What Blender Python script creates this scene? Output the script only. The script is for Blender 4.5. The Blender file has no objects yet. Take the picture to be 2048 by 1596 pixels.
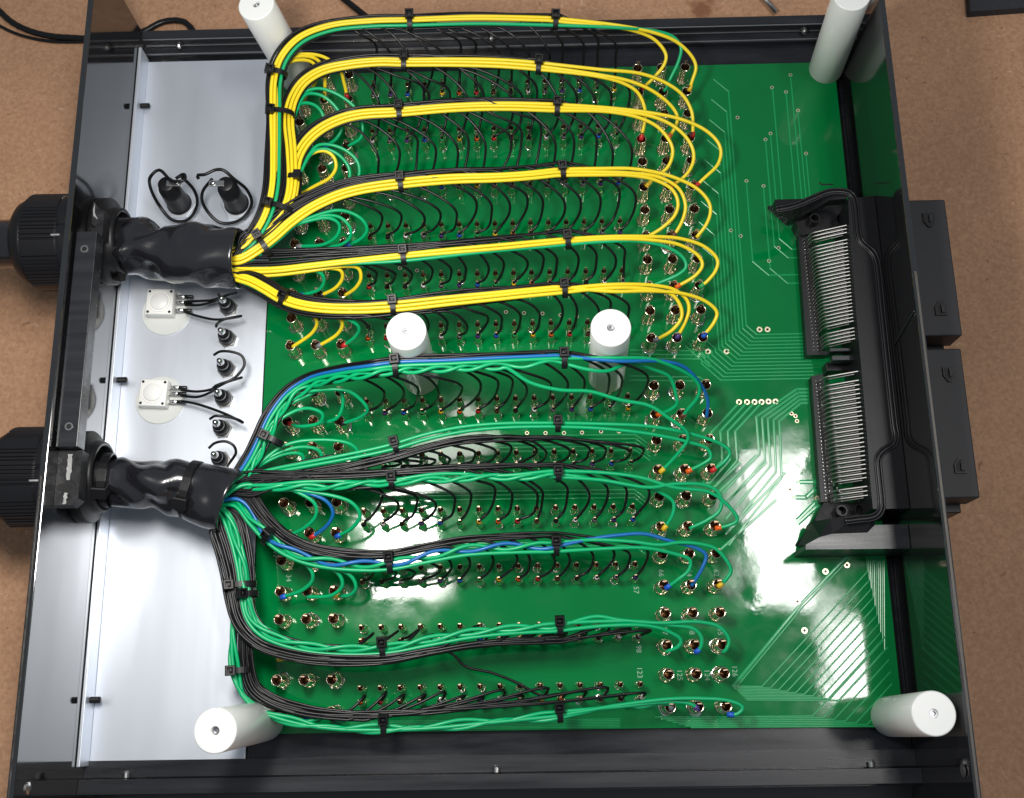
import bpy, bmesh, math, random
import numpy as np
from mathutils import Matrix, Vector

random.seed(7); rng = np.random.default_rng(7)
S = 0.01                      # one Blender unit is 100 mm; every number below is in millimetres
sc = bpy.context.scene
sc.unit_settings.scale_length = 0.1
col = sc.collection

# ------------------------------------------------------------------ camera
CR = np.array([[0.9997186123344705, 0.0190625472555615, 0.01411791217461784],
               [-0.014472939350551642, 0.9617115919282007, -0.27368110635826026],
               [-0.018794418815062938, 0.2733997681839829, 0.961716869238732]])
CC = np.array([-64.62294744045604, -4.745251301353744, 568.6843049689181])
FPX = 2255.5175074178146
cd = bpy.data.cameras.new('camera'); cam = bpy.data.objects.new('camera', cd); col.objects.link(cam)
cd.sensor_width = 36.0; cd.sensor_fit = 'HORIZONTAL'; cd.lens = FPX / 2048 * 36.0
cd.clip_start = 0.05; cd.clip_end = 200
m4 = Matrix.Identity(4)
for i in range(3):
    for j in range(3): m4[i][j] = CR[i, j]
    m4[i][3] = CC[i] * S
cam.matrix_world = m4
sc.camera = cam

def at(px, py, z):
    """the point at height z (mm) that was measured at this place in the photograph"""
    d = CR @ np.array([(px - 1024) / FPX, -(py - 798) / FPX, -1.0])
    return CC + (z - CC[2]) / d[2] * d

# ------------------------------------------------------------------ light
w = bpy.data.worlds.new('World'); sc.world = w; w.use_nodes = True
bg = w.node_tree.nodes['Background']; bg.inputs[0].default_value = (0.80, 0.90, 1.0, 1); bg.inputs[1].default_value = 0.19
def area(name, loc, aim, sx, sy, power, color):
    l = bpy.data.lights.new(name, 'AREA'); l.shape = 'RECTANGLE'; l.size = sx * S; l.size_y = sy * S
    l.energy = power; l.color = color
    o = bpy.data.objects.new(name, l); col.objects.link(o); o.location = Vector(loc) * S
    d = (Vector(aim) - Vector(loc)).normalized()
    o.rotation_euler = d.to_track_quat('-Z', 'Y').to_euler()
    return o
area('work_lamp', (-172, 143, 372), (-120, 150, 0), 95, 56, 100, (1.0, 0.97, 0.92))
area('work_lamp', (-150, 200, 372), (-120, 170, 0), 130, 44, 18, (1.0, 0.97, 0.92))
area('ceiling_lamp', (392, 325, 1500), (392, 325, 0), 112, 290, 330, (1.0, 0.98, 0.95))
area('ceiling_lamp', (512, 95, 1500), (512, 95, 0), 105, 150, 150, (1.0, 0.98, 0.95))
sc.view_settings.view_transform = 'Standard'; sc.view_settings.look = 'None'
sc.view_settings.exposure = 0.3; sc.view_settings.gamma = 1.0
sc.render.engine = 'CYCLES'
sc.cycles.max_bounces = 6

# ------------------------------------------------------------------ materials
def mat(name, color, rough=0.5, metal=0.0, ior=1.5, bump=None, vary=None, sss=0.0, coat=0.0, spec=0.5):
    m = bpy.data.materials.new(name); m.use_nodes = True
    nt = m.node_tree; b = nt.nodes['Principled BSDF']
    b.inputs['Base Color'].default_value = (*color, 1); b.inputs['Roughness'].default_value = rough
    b.inputs['Specular IOR Level'].default_value = spec; b.inputs['Metallic'].default_value = metal; b.inputs['IOR'].default_value = ior
    if sss:
        b.inputs['Subsurface Weight'].default_value = sss; b.inputs['Subsurface Radius'].default_value = (0.06, 0.06, 0.06)
    if coat: b.inputs['Coat Weight'].default_value = coat; b.inputs['Coat Roughness'].default_value = 0.08
    tc = nt.nodes.new('ShaderNodeTexCoord')
    if vary:
        sca, amt, stretch = vary
        mp = nt.nodes.new('ShaderNodeMapping'); mp.inputs['Scale'].default_value = stretch
        nt.links.new(tc.outputs['Object'], mp.inputs[0])
        n = nt.nodes.new('ShaderNodeTexNoise'); n.inputs['Scale'].default_value = sca; n.inputs['Detail'].default_value = 6
        nt.links.new(mp.outputs[0], n.inputs['Vector'])
        r = nt.nodes.new('ShaderNodeMapRange'); r.inputs[1].default_value = 0.3; r.inputs[2].default_value = 0.7
        r.inputs[3].default_value = 1 - amt; r.inputs[4].default_value = 1 + amt
        nt.links.new(n.outputs[0], r.inputs[0])
        mx = nt.nodes.new('ShaderNodeMix'); mx.data_type = 'RGBA'; mx.blend_type = 'MULTIPLY'; mx.inputs[0].default_value = 1
        mx.inputs[6].default_value = (*color, 1); nt.links.new(r.outputs[0], mx.inputs[7]); nt.links.new(mx.outputs[2], b.inputs['Base Color'])
        r2 = nt.nodes.new('ShaderNodeMapRange'); r2.inputs[1].default_value = 0.3; r2.inputs[2].default_value = 0.7
        r2.inputs[3].default_value = rough * 0.8; r2.inputs[4].default_value = min(1, rough * 1.25)
        nt.links.new(n.outputs[0], r2.inputs[0]); nt.links.new(r2.outputs[0], b.inputs['Roughness'])
    if bump:
        sca, st, stretch = bump
        mp = nt.nodes.new('ShaderNodeMapping'); mp.inputs['Scale'].default_value = stretch
        nt.links.new(tc.outputs['Object'], mp.inputs[0])
        n = nt.nodes.new('ShaderNodeTexNoise'); n.inputs['Scale'].default_value = sca; n.inputs['Detail'].default_value = 4
        nt.links.new(mp.outputs[0], n.inputs['Vector'])
        bp = nt.nodes.new('ShaderNodeBump'); bp.inputs['Strength'].default_value = st; bp.inputs['Distance'].default_value = 0.01
        nt.links.new(n.outputs[0], bp.inputs['Height']); nt.links.new(bp.outputs[0], b.inputs['Normal'])
    return m
M = {}
M['yellow'] = mat('yellow_insulation', (0.90, 0.69, 0.022), 0.36)
M['green'] = mat('green_insulation', (0.0, 0.40, 0.145), 0.34)
M['blue'] = mat('blue_insulation', (0.008, 0.14, 0.42), 0.34)
M['black'] = mat('black_insulation', (0.006, 0.006, 0.007), 0.33, spec=0.36)
M['plastic'] = mat('black_plastic', (0.009, 0.009, 0.011), 0.36, bump=(9, 0.05, (1, 1, 1)), spec=0.34)
M['nylon'] = mat('black_nylon', (0.006, 0.006, 0.007), 0.42, spec=0.36)
M['rubber'] = mat('shrink_sleeve_rubber', (0.011, 0.011, 0.014), 0.24, bump=(4, 0.2, (1, 1, 1)), coat=0.7)
M['anod'] = mat('black_anodised_panel', (0.008, 0.008, 0.009), 0.08, ior=2.15, vary=(3, 0.2, (1, 1, 1)))
M['rail'] = mat('black_anodised_rail', (0.016, 0.017, 0.021), 0.30, ior=1.55, bump=(14, 0.03, (1, 20, 20)), vary=(5, 0.25, (0.3, 4, 4)), spec=0.5)
M['floor'] = mat('black_painted_floor', (0.010, 0.011, 0.015), 0.25, ior=1.5, bump=(3, 0.05, (1, 1, 1)), vary=(6, 0.4, (0.4, 3, 1)))
M['edge'] = mat('panel_edge_highlight', (0.13, 0.12, 0.11), 0.5, 1.0, vary=(8, 0.3, (1, 3, 1)))  # bright grey paints in the highlight along the panel tops
M['alu'] = mat('brushed_aluminium', (0.68, 0.72, 0.79), 0.43, 0.64, bump=(20, 0.03, (1, 0.02, 1)), vary=(2.2, 0.05, (1, 0.15, 1)))
M['white'] = mat('white_nylon', (0.86, 0.87, 0.85), 0.28, sss=0.12)
M['whiteplastic'] = mat('white_switch_plastic', (0.82, 0.82, 0.80), 0.4)
M['frost'] = mat('frosted_washer', (0.62, 0.64, 0.62), 0.3)
M['nickel'] = mat('nickel_plating', (0.84, 0.76, 0.60), 0.2, 1.0, vary=(20, 0.12, (1, 1, 1)))
M['copper'] = mat('copper_contact', (0.20, 0.105, 0.055), 0.4, 0.8)
M['bead'] = mat('glint_and_insert_metal', (0.42, 0.42, 0.44), 0.35, 0.9)  # pale metal paints the rail's edge glints; also used for the inserts
M['brass'] = mat('brass_contact_strip', (0.50, 0.36, 0.24), 0.35, 1.0)
M['solder'] = mat('solder', (0.75, 0.75, 0.76), 0.22, 1.0, bump=(25, 0.4, (1, 1, 1)))
M['steel'] = mat('steel_pin', (0.55, 0.54, 0.53), 0.30, 1.0)
M['pin'] = mat('tinned_pin', (0.40, 0.39, 0.38), 0.42, 1.0)
M['trace2'] = mat('glare_paled_trace', (0.022, 0.33, 0.115), 0.14)  # paler green paints in the glare these raised tracks catch
M['gold'] = mat('gold_pad', (0.80, 0.72, 0.50), 0.3, 0.7)
M['hole'] = mat('drilled_hole', (0.004, 0.003, 0.003), 0.6)
M['silk'] = mat('white_silkscreen', (0.24, 0.42, 0.30), 0.5)
M['trace'] = mat('masked_trace', (0.008, 0.29, 0.088), 0.26)
M['foam'] = mat('dark_foam', (0.03, 0.03, 0.035), 0.9, bump=(40, 0.6, (1, 1, 1)), vary=(30, 0.3, (1, 1, 1)))
M['plug'] = mat('grey_black_plug', (0.020, 0.020, 0.023), 0.5, spec=0.4, bump=(30, 0.05, (1, 1, 1)))
M['worn'] = mat('worn_black_paint', (0.013, 0.013, 0.015), 0.5, spec=0.35, bump=(18, 0.5, (1, 1, 1)), vary=(25, 0.5, (1, 1, 1)))
M['chip'] = mat('chipped_metal', (0.42, 0.42, 0.42), 0.5, 0.6, bump=(30, 0.5, (1, 1, 1)))
CODE = [(0.01, 0.01, 0.012), (0.10, 0.035, 0.015), (0.55, 0.02, 0.02), (0.75, 0.12, 0.01), (0.75, 0.48, 0.02),
        (0.02, 0.32, 0.08), (0.01, 0.10, 0.55), (0.07, 0.04, 0.20), (0.16, 0.17, 0.18), (0.8, 0.8, 0.78)]
MK = [mat('marker_colour', c, 0.4) for c in CODE]

# soldermask: green lacquer with gentle unevenness, so glare breaks up
def pcb_mat():
    m = mat('green_soldermask', (0.0, 0.185, 0.045), 0.06)
    nt = m.node_tree; b = nt.nodes['Principled BSDF']
    tc = nt.nodes.new('ShaderNodeTexCoord')
    n1 = nt.nodes.new('ShaderNodeTexNoise'); n1.inputs['Scale'].default_value = 2.2; n1.inputs['Detail'].default_value = 2
    n2 = nt.nodes.new('ShaderNodeTexNoise'); n2.inputs['Scale'].default_value = 24; n2.inputs['Detail'].default_value = 3
    nt.links.new(tc.outputs['Object'], n1.inputs[0]); nt.links.new(tc.outputs['Object'], n2.inputs[0])
    b1 = nt.nodes.new('ShaderNodeBump'); b1.inputs['Strength'].default_value = 0.14; b1.inputs['Distance'].default_value = 0.02
    b2 = nt.nodes.new('ShaderNodeBump'); b2.inputs['Strength'].default_value = 0.035; b2.inputs['Distance'].default_value = 0.004
    nt.links.new(n1.outputs[0], b1.inputs['Height']); nt.links.new(n2.outputs[0], b2.inputs['Height'])
    nt.links.new(b1.outputs[0], b2.inputs['Normal']); nt.links.new(b2.outputs[0], b.inputs['Normal'])
    r = nt.nodes.new('ShaderNodeValToRGB'); r.color_ramp.elements[0].color = (0.0, 0.138, 0.031, 1); r.color_ramp.elements[1].color = (0.0, 0.185, 0.043, 1)
    nt.links.new(n1.outputs[0], r.inputs[0]); nt.links.new(r.outputs[0], b.inputs['Base Color'])
    n3 = nt.nodes.new('ShaderNodeTexNoise'); n3.inputs['Scale'].default_value = 5; n3.inputs['Detail'].default_value = 7
    nt.links.new(tc.outputs['Object'], n3.inputs[0])
    q = nt.nodes.new('ShaderNodeMapRange'); q.inputs[1].default_value = 0.35; q.inputs[2].default_value = 0.75; q.inputs[3].default_value = 0.035; q.inputs[4].default_value = 0.15
    nt.links.new(n3.outputs[0], q.inputs[0]); nt.links.new(q.outputs[0], b.inputs['Roughness'])
    return m
M['pcb'] = pcb_mat()

def mdf_mat():
    m = mat('mdf_board', (0.36, 0.21, 0.13), 0.75)
    nt = m.node_tree; b = nt.nodes['Principled BSDF']; L = nt.links.new
    tc = nt.nodes.new('ShaderNodeTexCoord')
    def noise(scale, detail, stretch=(1, 1, 1), rot=0.0):
        mp = nt.nodes.new('ShaderNodeMapping'); mp.inputs['Scale'].default_value = stretch; mp.inputs['Rotation'].default_value = (0, 0, rot)
        L(tc.outputs['Object'], mp.inputs[0]); n = nt.nodes.new('ShaderNodeTexNoise')
        n.inputs['Scale'].default_value = scale; n.inputs['Detail'].default_value = detail; L(mp.outputs[0], n.inputs['Vector']); return n.outputs[0]
    def ramp(src, a, c, ca, cb):
        r = nt.nodes.new('ShaderNodeValToRGB'); r.color_ramp.elements[0].position = a; r.color_ramp.elements[1].position = c
        r.color_ramp.elements[0].color = ca; r.color_ramp.elements[1].color = cb; L(src, r.inputs[0]); return r.outputs[0]
    def mix(fac, a, c):
        x = nt.nodes.new('ShaderNodeMix'); x.data_type = 'RGBA'
        L(fac, x.inputs[0])
        for s, v in ((6, a), (7, c)):
            if isinstance(v, tuple): x.inputs[s].default_value = v
            else: L(v, x.inputs[s])
        return x.outputs[2]
    base = ramp(noise(48, 8), 0.32, 0.68, (0.43, 0.228, 0.126, 1), (0.57, 0.320, 0.185, 1))
    big = ramp(noise(1.1, 3), 0.35, 0.7, (0, 0, 0, 1), (1, 1, 1, 1))
    x = nt.nodes.new('ShaderNodeMix'); x.data_type = 'RGBA'; x.blend_type = 'MULTIPLY'; x.inputs[0].default_value = 0.16
    L(base, x.inputs[6]); L(big, x.inputs[7])
    c = x.outputs[2]
    def fibre(scale, dist, lo, hi, st=(1, 1, 1)):
        mp = nt.nodes.new('ShaderNodeMapping'); mp.inputs['Scale'].default_value = st; L(tc.outputs['Object'], mp.inputs[0])
        n = nt.nodes.new('ShaderNodeTexNoise'); n.inputs['Scale'].default_value = scale; n.inputs['Detail'].default_value = 1.5; n.inputs['Distortion'].default_value = dist
        L(mp.outputs[0], n.inputs['Vector']); return ramp(n.outputs[0], lo, hi, (0, 0, 0, 1), (0.55, 0.55, 0.55, 1))
    c = mix(fibre(11, 3.2, 0.71, 0.75), c, (0.66, 0.46, 0.32, 1))
    c = mix(fibre(17, 2.6, 0.71, 0.75, (1.0, 1.3, 1)), c, (0.60, 0.40, 0.27, 1))
    c = mix(fibre(21, 0.6, 0.72, 0.75), c, (0.15, 0.08, 0.045, 1))
    # the rusty stain on the board behind the case
    p = at(1412, 18, -30) * S
    vm = nt.nodes.new('ShaderNodeVectorMath'); vm.operation = 'DISTANCE'; vm.inputs[1].default_value = (p[0], p[1], p[2])
    L(tc.outputs['Object'], vm.inputs[0])
    nn = noise(9, 4)
    ad = nt.nodes.new('ShaderNodeMath'); ad.operation = 'MULTIPLY_ADD'; ad.inputs[1].default_value = 0.35; L(nn, ad.inputs[0]); L(vm.outputs['Value'], ad.inputs[2])
    c = mix(ramp(ad.outputs[0], 0.20, 0.27, (0.85, 0.85, 0.85, 1), (0, 0, 0, 1)), c, (0.20, 0.075, 0.03, 1))
    L(c, b.inputs['Base Color'])
    bp = nt.nodes.new('ShaderNodeBump'); bp.inputs['Strength'].default_value = 0.25; bp.inputs['Distance'].default_value = 0.01
    L(noise(45, 5), bp.inputs['Height']); L(bp.outputs[0], b.inputs['Normal'])
    return m
M['mdf'] = mdf_mat()

# ------------------------------------------------------------------ mesh helpers
def mesh(name, V, F, m, smooth=False):
    me = bpy.data.meshes.new(name)
    me.from_pydata([tuple(v) for v in np.asarray(V, float) * S], [], [tuple(int(i) for i in f) for f in F])
    ms = m if isinstance(m, list) else [m]
    for x in ms: me.materials.append(x)
    if smooth:
        me.polygons.foreach_set('use_smooth', [True] * len(me.polygons))
    me.update()
    return me
def link(name, data, parent=None, loc=None):
    o = bpy.data.objects.new(name, data); col.objects.link(o)
    if parent is not None: o.parent = parent
    if loc is not None: o.location = Vector(loc) * S
    return o
ORG = {}
def thing(name, label, cat, loc=(0, 0, 0), group=None):
    o = link(name, None, None, loc); o.empty_display_size = 0.05
    tag(o, label, cat, group); ORG[o.name] = np.array(loc, float)
    return o
def tag(o, label, cat, group=None):
    o['label'] = label; o['category'] = cat
    if group: o['group'] = group
def org(o):
    return ORG.get(o.name, np.zeros(3)) if o is not None else np.zeros(3)
def put(name, VF, m, parent=None, smooth=False):
    """a mesh given in world millimetres, under parent"""
    V, F = VF
    o = link(name, mesh(name, np.asarray(V, float) - org(parent), F, m, smooth), parent)
    if parent is not None: ORG[o.name] = org(parent)
    return o
def join(*parts):
    V, F = [], []
    for v, f in parts:
        n = len(V); V.extend([tuple(p) for p in v]); F.extend([tuple(i + n for i in q) for q in f])
    return V, F
def box(x0, x1, y0, y1, z0, z1, bev=0.0):
    if bev <= 0:
        V = [(x, y, z) for z in (z0, z1) for y in (y0, y1) for x in (x0, x1)]
        return V, [(0, 2, 3, 1), (4, 5, 7, 6), (0, 1, 5, 4), (2, 6, 7, 3), (0, 4, 6, 2), (1, 3, 7, 5)]
    bm = bmesh.new()
    vs = [bm.verts.new((x, y, z)) for z in (z0, z1) for y in (y0, y1) for x in (x0, x1)]
    for f in [(0, 2, 3, 1), (4, 5, 7, 6), (0, 1, 5, 4), (2, 6, 7, 3), (0, 4, 6, 2), (1, 3, 7, 5)]: bm.faces.new([vs[i] for i in f])
    bmesh.ops.bevel(bm, geom=bm.edges[:], offset=bev, segments=2, affect='EDGES', profile=0.5)
    bm.verts.index_update()
    out = [tuple(v.co) for v in bm.verts], [tuple(v.index for v in f.verts) for f in bm.faces]
    bm.free(); return out
def prism(P, z0, z1):
    n = len(P)
    a = sum(P[i][0] * P[(i + 1) % n][1] - P[(i + 1) % n][0] * P[i][1] for i in range(n))
    if a < 0: P = P[::-1]
    V = [(p[0], p[1], z0) for p in P] + [(p[0], p[1], z1) for p in P]
    F = [tuple(range(n - 1, -1, -1)), tuple(range(n, 2 * n))] + [(i, (i + 1) % n, n + (i + 1) % n, n + i) for i in range(n)]
    return V, F
def lathe(prof, n=24, axis='z', c=(0, 0, 0), ripple=None):
    """prof: (r, h) pairs, turned about an axis through c"""
    V, F = [], []
    for k, (r, h) in enumerate(prof):
        for i in range(n):
            a = 2 * math.pi * i / n
            rr = r + (ripple(k, a) if ripple else 0)
            p, q = rr * math.cos(a), rr * math.sin(a)
            V.append((c[0] + p, c[1] + q, c[2] + h) if axis == 'z' else ((c[0] + h, c[1] + p, c[2] + q) if axis == 'x' else (c[0] + q, c[1] + h, c[2] + p)))
    for k in range(len(prof) - 1):
        for i in range(n):
            j = (i + 1) % n
            F.append((k * n + i, k * n + j, (k + 1) * n + j, (k + 1) * n + i))
    if prof[0][0] > 1e-6: F.append(tuple(range(n - 1, -1, -1)))
    if prof[-1][0] > 1e-6: F.append(tuple((len(prof) - 1) * n + i for i in range(n)))
    return V, F
def disc(c, r, n=20): return [(c[0] + r * math.cos(2 * math.pi * i / n), c[1] + r * math.sin(2 * math.pi * i / n)) for i in range(n)]
def spline(P, step=1.6):
    """Catmull-Rom (centripetal) through the points, resampled evenly"""
    P = np.asarray(P, float)
    keep = [0] + [i for i in range(1, len(P)) if np.linalg.norm(P[i] - P[i - 1]) > 1e-6]
    P = P[keep]
    if len(P) < 3:
        Q = P
    else:
        A = np.vstack([2 * P[0] - P[1], P, 2 * P[-1] - P[-2]]); out = []
        for i in range(1, len(A) - 2):
            p0, p1, p2, p3 = A[i - 1], A[i], A[i + 1], A[i + 2]
            t0 = 0; t1 = t0 + np.linalg.norm(p1 - p0) ** .5; t2 = t1 + np.linalg.norm(p2 - p1) ** .5; t3 = t2 + np.linalg.norm(p3 - p2) ** .5
            t = np.linspace(t1, t2, 13)[:-1][:, None]
            a1 = (t1 - t) / (t1 - t0) * p0 + (t - t0) / (t1 - t0) * p1
            a2 = (t2 - t) / (t2 - t1) * p1 + (t - t1) / (t2 - t1) * p2
            a3 = (t3 - t) / (t3 - t2) * p2 + (t - t2) / (t3 - t2) * p3
            b1 = (t2 - t) / (t2 - t0) * a1 + (t - t0) / (t2 - t0) * a2
            b2 = (t3 - t) / (t3 - t1) * a2 + (t - t1) / (t3 - t1) * a3
            out.append((t2 - t) / (t2 - t1) * b1 + (t - t1) / (t2 - t1) * b2)
        Q = np.vstack(out + [P[-1:]])
    s = np.concatenate([[0], np.cumsum(np.linalg.norm(np.diff(Q, axis=0), axis=1))])
    n = max(3, int(s[-1] / step) + 1)
    u = np.linspace(0, s[-1], n)
    return np.stack([np.interp(u, s, Q[:, k]) for k in range(3)], 1)
def frames(Q):
    T = np.gradient(Q, axis=0); T /= np.linalg.norm(T, axis=1)[:, None] + 1e-12
    N = np.zeros_like(Q); n = np.cross(T[0], (0, 0, 1.0))
    if np.linalg.norm(n) < 1e-3: n = np.cross(T[0], (1.0, 0, 0))
    for i in range(len(Q)):
        n = n - T[i] * np.dot(n, T[i]); n = n / (np.linalg.norm(n) + 1e-12); N[i] = n
    return T, N, np.cross(T, N)
def tube(Q, r, n=8, caps=True):
    Q = np.asarray(Q, float); T, N, B = frames(Q)
    R = np.broadcast_to(np.asarray(r, float), (len(Q),))
    a = np.arange(n) * 2 * math.pi / n
    V = (Q[:, None] + R[:, None, None] * (np.cos(a)[None, :, None] * N[:, None] + np.sin(a)[None, :, None] * B[:, None])).reshape(-1, 3)
    F = []
    for i in range(len(Q) - 1):
        for k in range(n):
            j = (k + 1) % n; F.append((i * n + k, i * n + j, (i + 1) * n + j, (i + 1) * n + k))
    if caps: F.append(tuple(range(n - 1, -1, -1))); F.append(tuple((len(Q) - 1) * n + k for k in range(n)))
    return V, F
def pxpath(pts, z):
    """points measured in the photograph; z a number or one height per point"""
    zs = [z] * len(pts) if np.isscalar(z) else z
    return np.array([at(p[0], p[1], zz) for p, zz in zip(pts, zs)])
def text_mesh(s, size, xf):
    cu = bpy.data.curves.new('lettering', 'FONT'); cu.body = s; cu.size = size * S; cu.extrude = 0.0; cu.align_x = 'CENTER'; cu.align_y = 'CENTER'; cu.resolution_u = 3
    o = bpy.data.objects.new('lettering', cu); col.objects.link(o)
    me = bpy.data.meshes.new_from_object(o.evaluated_get(bpy.context.evaluated_depsgraph_get()))
    bpy.data.objects.remove(o); bpy.data.curves.remove(cu)
    V = np.array([v.co[:] for v in me.vertices]) / S; F = [tuple(p.vertices) for p in me.polygons]
    bpy.data.meshes.remove(me)
    return [xf(*v) for v in V], F

# ------------------------------------------------------------------ table
TZ = -30.0
t = put('table_top', box(-900, 900, -700, 1200, TZ - 18, TZ), M['mdf']); t['kind'] = 'structure'

# ------------------------------------------------------------------ case
WT = 71.0
XL, XR = -282.3, 117.5
case = thing('instrument_case', 'open black case with two tall glossy side panels standing on brown board', 'case', (XL, -40, TZ))
def side_panel(x0, x1, edge_side):
    p = put('side_panel', box(x0, x1, -62, 379, TZ + 2, WT + (4.0 if x0 < 0 else -1.0), 0.35), M['anod'], case)
    p['label'] = 'tall glossy black side panel'
    return p
pl = side_panel(XL - 3, XL, -1); pr = side_panel(XR, XR + 3, 1)
# highlight along each panel's top edge, painted in as a bright strip
put('edge_highlight', box(XR + 1.2, XR + 2.3, -45, 196, WT - 0.99, WT - 0.9, 0.03), M['edge'], pr)
put('edge_highlight', box(XL - 2.4, XL - 1.7, -45, 104, WT + 4.01, WT + 4.10, 0.03), M['edge'], pl)
# diagonal rib on the inner face of the panel beside the connector
q0, q1 = at(1779, 686, 38), at(1836, 622, 68)
put('rib', tube(spline([(XR - 0.1, q0[1], 36), (XR - 0.1, q1[1], 68.5)]), 0.9, 8), M['plastic'], pr, True)
put('floor_panel', box(XL + 0.2, XR - 0.2, -21.2, 367.5, -6, -4), M['floor'], case)
def rail(profile, name):
    V, F = prism(profile, XL + 0.1, XR - 0.1)
    V = [(z, x, y) for x, y, z in V]      # extrude along X: profile given as (Y, Z)
    return put(name, (V, F), M['rail'], case)
rail([(-20.9, -12), (-20.9, 0), (-28.6, 0), (-28.6, -2.5), (-29.3, -2.5), (-29.3, 6.5), (-36.0, 6.5), (-36.0, -5), (-37.6, -5), (-37.6, -9), (-52, -14), (-52, TZ + 2), (-24, TZ + 2), (-24, -12)], 'rail')
rail([(367.6, -12), (367.6, -0.5), (368.2, 0), (373.2, 0), (373.2, 0.8), (373.6, 0.8), (373.6, 6.6), (374.0, 6.6), (374.0, 7), (379.2, 7), (379.2, TZ + 2), (372, TZ + 2), (372, -12)], 'rail')
# glints on the rear rail's arrises, put in as beads of bright metal
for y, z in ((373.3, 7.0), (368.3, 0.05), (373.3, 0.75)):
    put('rail_glint', tube([(XL + 1, y, z), (XR - 1, y, z)], 0.36, 6), M['bead'], case)
def rail_screw(px, py, y, z, d):
    p = at(px, py, z)
    a = join(lathe([(1.5, 0), (1.7, 0.4), (1.7, 2.6), (1.2, 3.4), (0.6, 3.6)], 12, 'y', (p[0], y, z)) if d > 0 else lathe([(1.5, 0), (1.7, -0.4), (1.7, -2.6), (1.2, -3.4), (0.6, -3.6)], 12, 'y', (p[0], y, z)))
    return put('screw', a, M['steel'], case, False)
for px, py in ((358, 93), (983, 84), (1608, 55)): rail_screw(px, py, 373.4, 3.4, -1)
for px, py in ((252, 1556), (993, 1541), (1743, 1531)): rail_screw(px, py, -29.1, 1.5, 1)
for px, py, x in ((42, 1577, XL + .05), (1924, 1541, XR - .05)):
    p = at(px, py, 62); put('screw', lathe([(0.9, 0), (2.6, 0.01), (2.6, 0.5), (1.2, 0.9)], 14, 'x', (x if x < 0 else x - 0.9, p[1], 62)), M['steel'], case)

# ------------------------------------------------------------------ aluminium plate
PZ = -0.9
plate = thing('aluminium_plate', 'silver aluminium plate with an upturned lip inside the left of the case', 'metal plate', (-245, 170, PZ))
put('sheet', box(-280.3, -204.7, -23.3, 364, PZ - 1.6, PZ, 0.25), M['alu'], plate)
put('lip', box(-282.0, -280.31, -23.3, 366, PZ - 1.6, 11.0, 0.3), M['alu'], plate)
for px, py in ((290, 212), (246, 760), (190, 1400)):
    p = at(px, py, 5)
    V, F = lathe([(0.9, 0), (1.5, 0.1)] + [(1.5 + 0.18 * (k % 2), 0.3 + 0.35 * k) for k in range(14)] + [(1.0, 5.3)], 12, 'x', (-280.3, p[1], 5))
    put('screw', (V, F), M['nylon'], plate)

# ------------------------------------------------------------------ circuit board
board = thing('circuit_board', 'green printed circuit board crowded with wired test sockets', 'circuit board', (-45, 170, 0))
PX0, PX1, PY0, PY1 = -203.9, 113.4, -9.6, 353.0
put('laminate', box(PX0, PX1, PY0, PY1, -1.6, 0.0, 0.12), M['pcb'], board)

# sockets: twelve channels, each with two rows of three large sockets at both ends and two rows of fifteen small ones
ROWY = [0.0]
for i in range(1, 24): ROWY.append(ROWY[-1] + (25.58 if i == 12 else (15.21 if i % 2 else 13.52)))
LP, XLEFT, SP, SX0 = 13.24, -187.71, 9.62, -148.0
def socket_meshes(r, h, lug_w, lug_top):
    ri = r * 0.80
    body = lathe([(r * 1.28, 0.0), (r * 1.34, 0.5), (r * 1.28, 1.7), (r * 1.05, 2.2), (r, 2.3), (r, h - 0.35), (r * 0.95, h - 0.05), (r * 0.90, h), (r * 0.85, h - 0.05), (ri, h - 0.35), (ri, 3.0), (0.0, 3.0)], 20)
    me = mesh('test_socket', *body, [M['nickel'], M['copper']], True)
    n = 20
    for p in me.polygons:
        if p.index // n >= 10: p.material_index = 1
        if 6 <= p.index // n <= 9: p.use_smooth = False
    lw = lug_w * 0.36
    lug = join(box(-lw, lw, ri * 0.50, ri * 0.50 + 0.45, 3.2, h + 0.6), box(-lw, -lw * 0.45, ri * 0.5, ri * 0.5 + 0.45, h + 0.6, lug_top), box(lw * 0.45, lw, ri * 0.5, ri * 0.5 + 0.45, h + 0.6, lug_top),
               box(-lw, lw, ri * 0.5, ri * 0.5 + 0.45, lug_top, lug_top + 0.7))
    return me, mesh('lug', *lug, M['brass'])
def blob_mesh(r):
    rr = lambda k, a: 0.0 if k == 3 else r * 0.10 * math.sin(3 * a + k) + r * 0.07 * math.sin(5 * a)
    return mesh('solder_fillet', *lathe([(r * 1.52, 0.02), (r * 1.45, 0.15), (r * 1.3, 0.3), (r * 1.2, 0.4)], 18, ripple=rr), M['solder'], True)
bigm, biglug = socket_meshes(2.8, 14.0, 2.7, 17.2)
smam, smalug = socket_meshes(1.5, 9.6, 1.6, 12.2)
bigblob, smablob = blob_mesh(2.7), blob_mesh(1.45)
def socket(name, me, lug, blob, x, y):
    o = link(name, me, board, np.array([x, y, 0]) - org(board)); o.rotation_euler = (0, 0, random.uniform(-0.12, 0.12))
    link('lug', lug, o)
    if random.random() < 0.35:
        b = link('solder_fillet', blob, o); b.rotation_euler = (0, 0, random.uniform(0, 6.28)); b.location = (random.uniform(-.4, .4) * S, random.uniform(-.4, .4) * S, 0)
    return o
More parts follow.
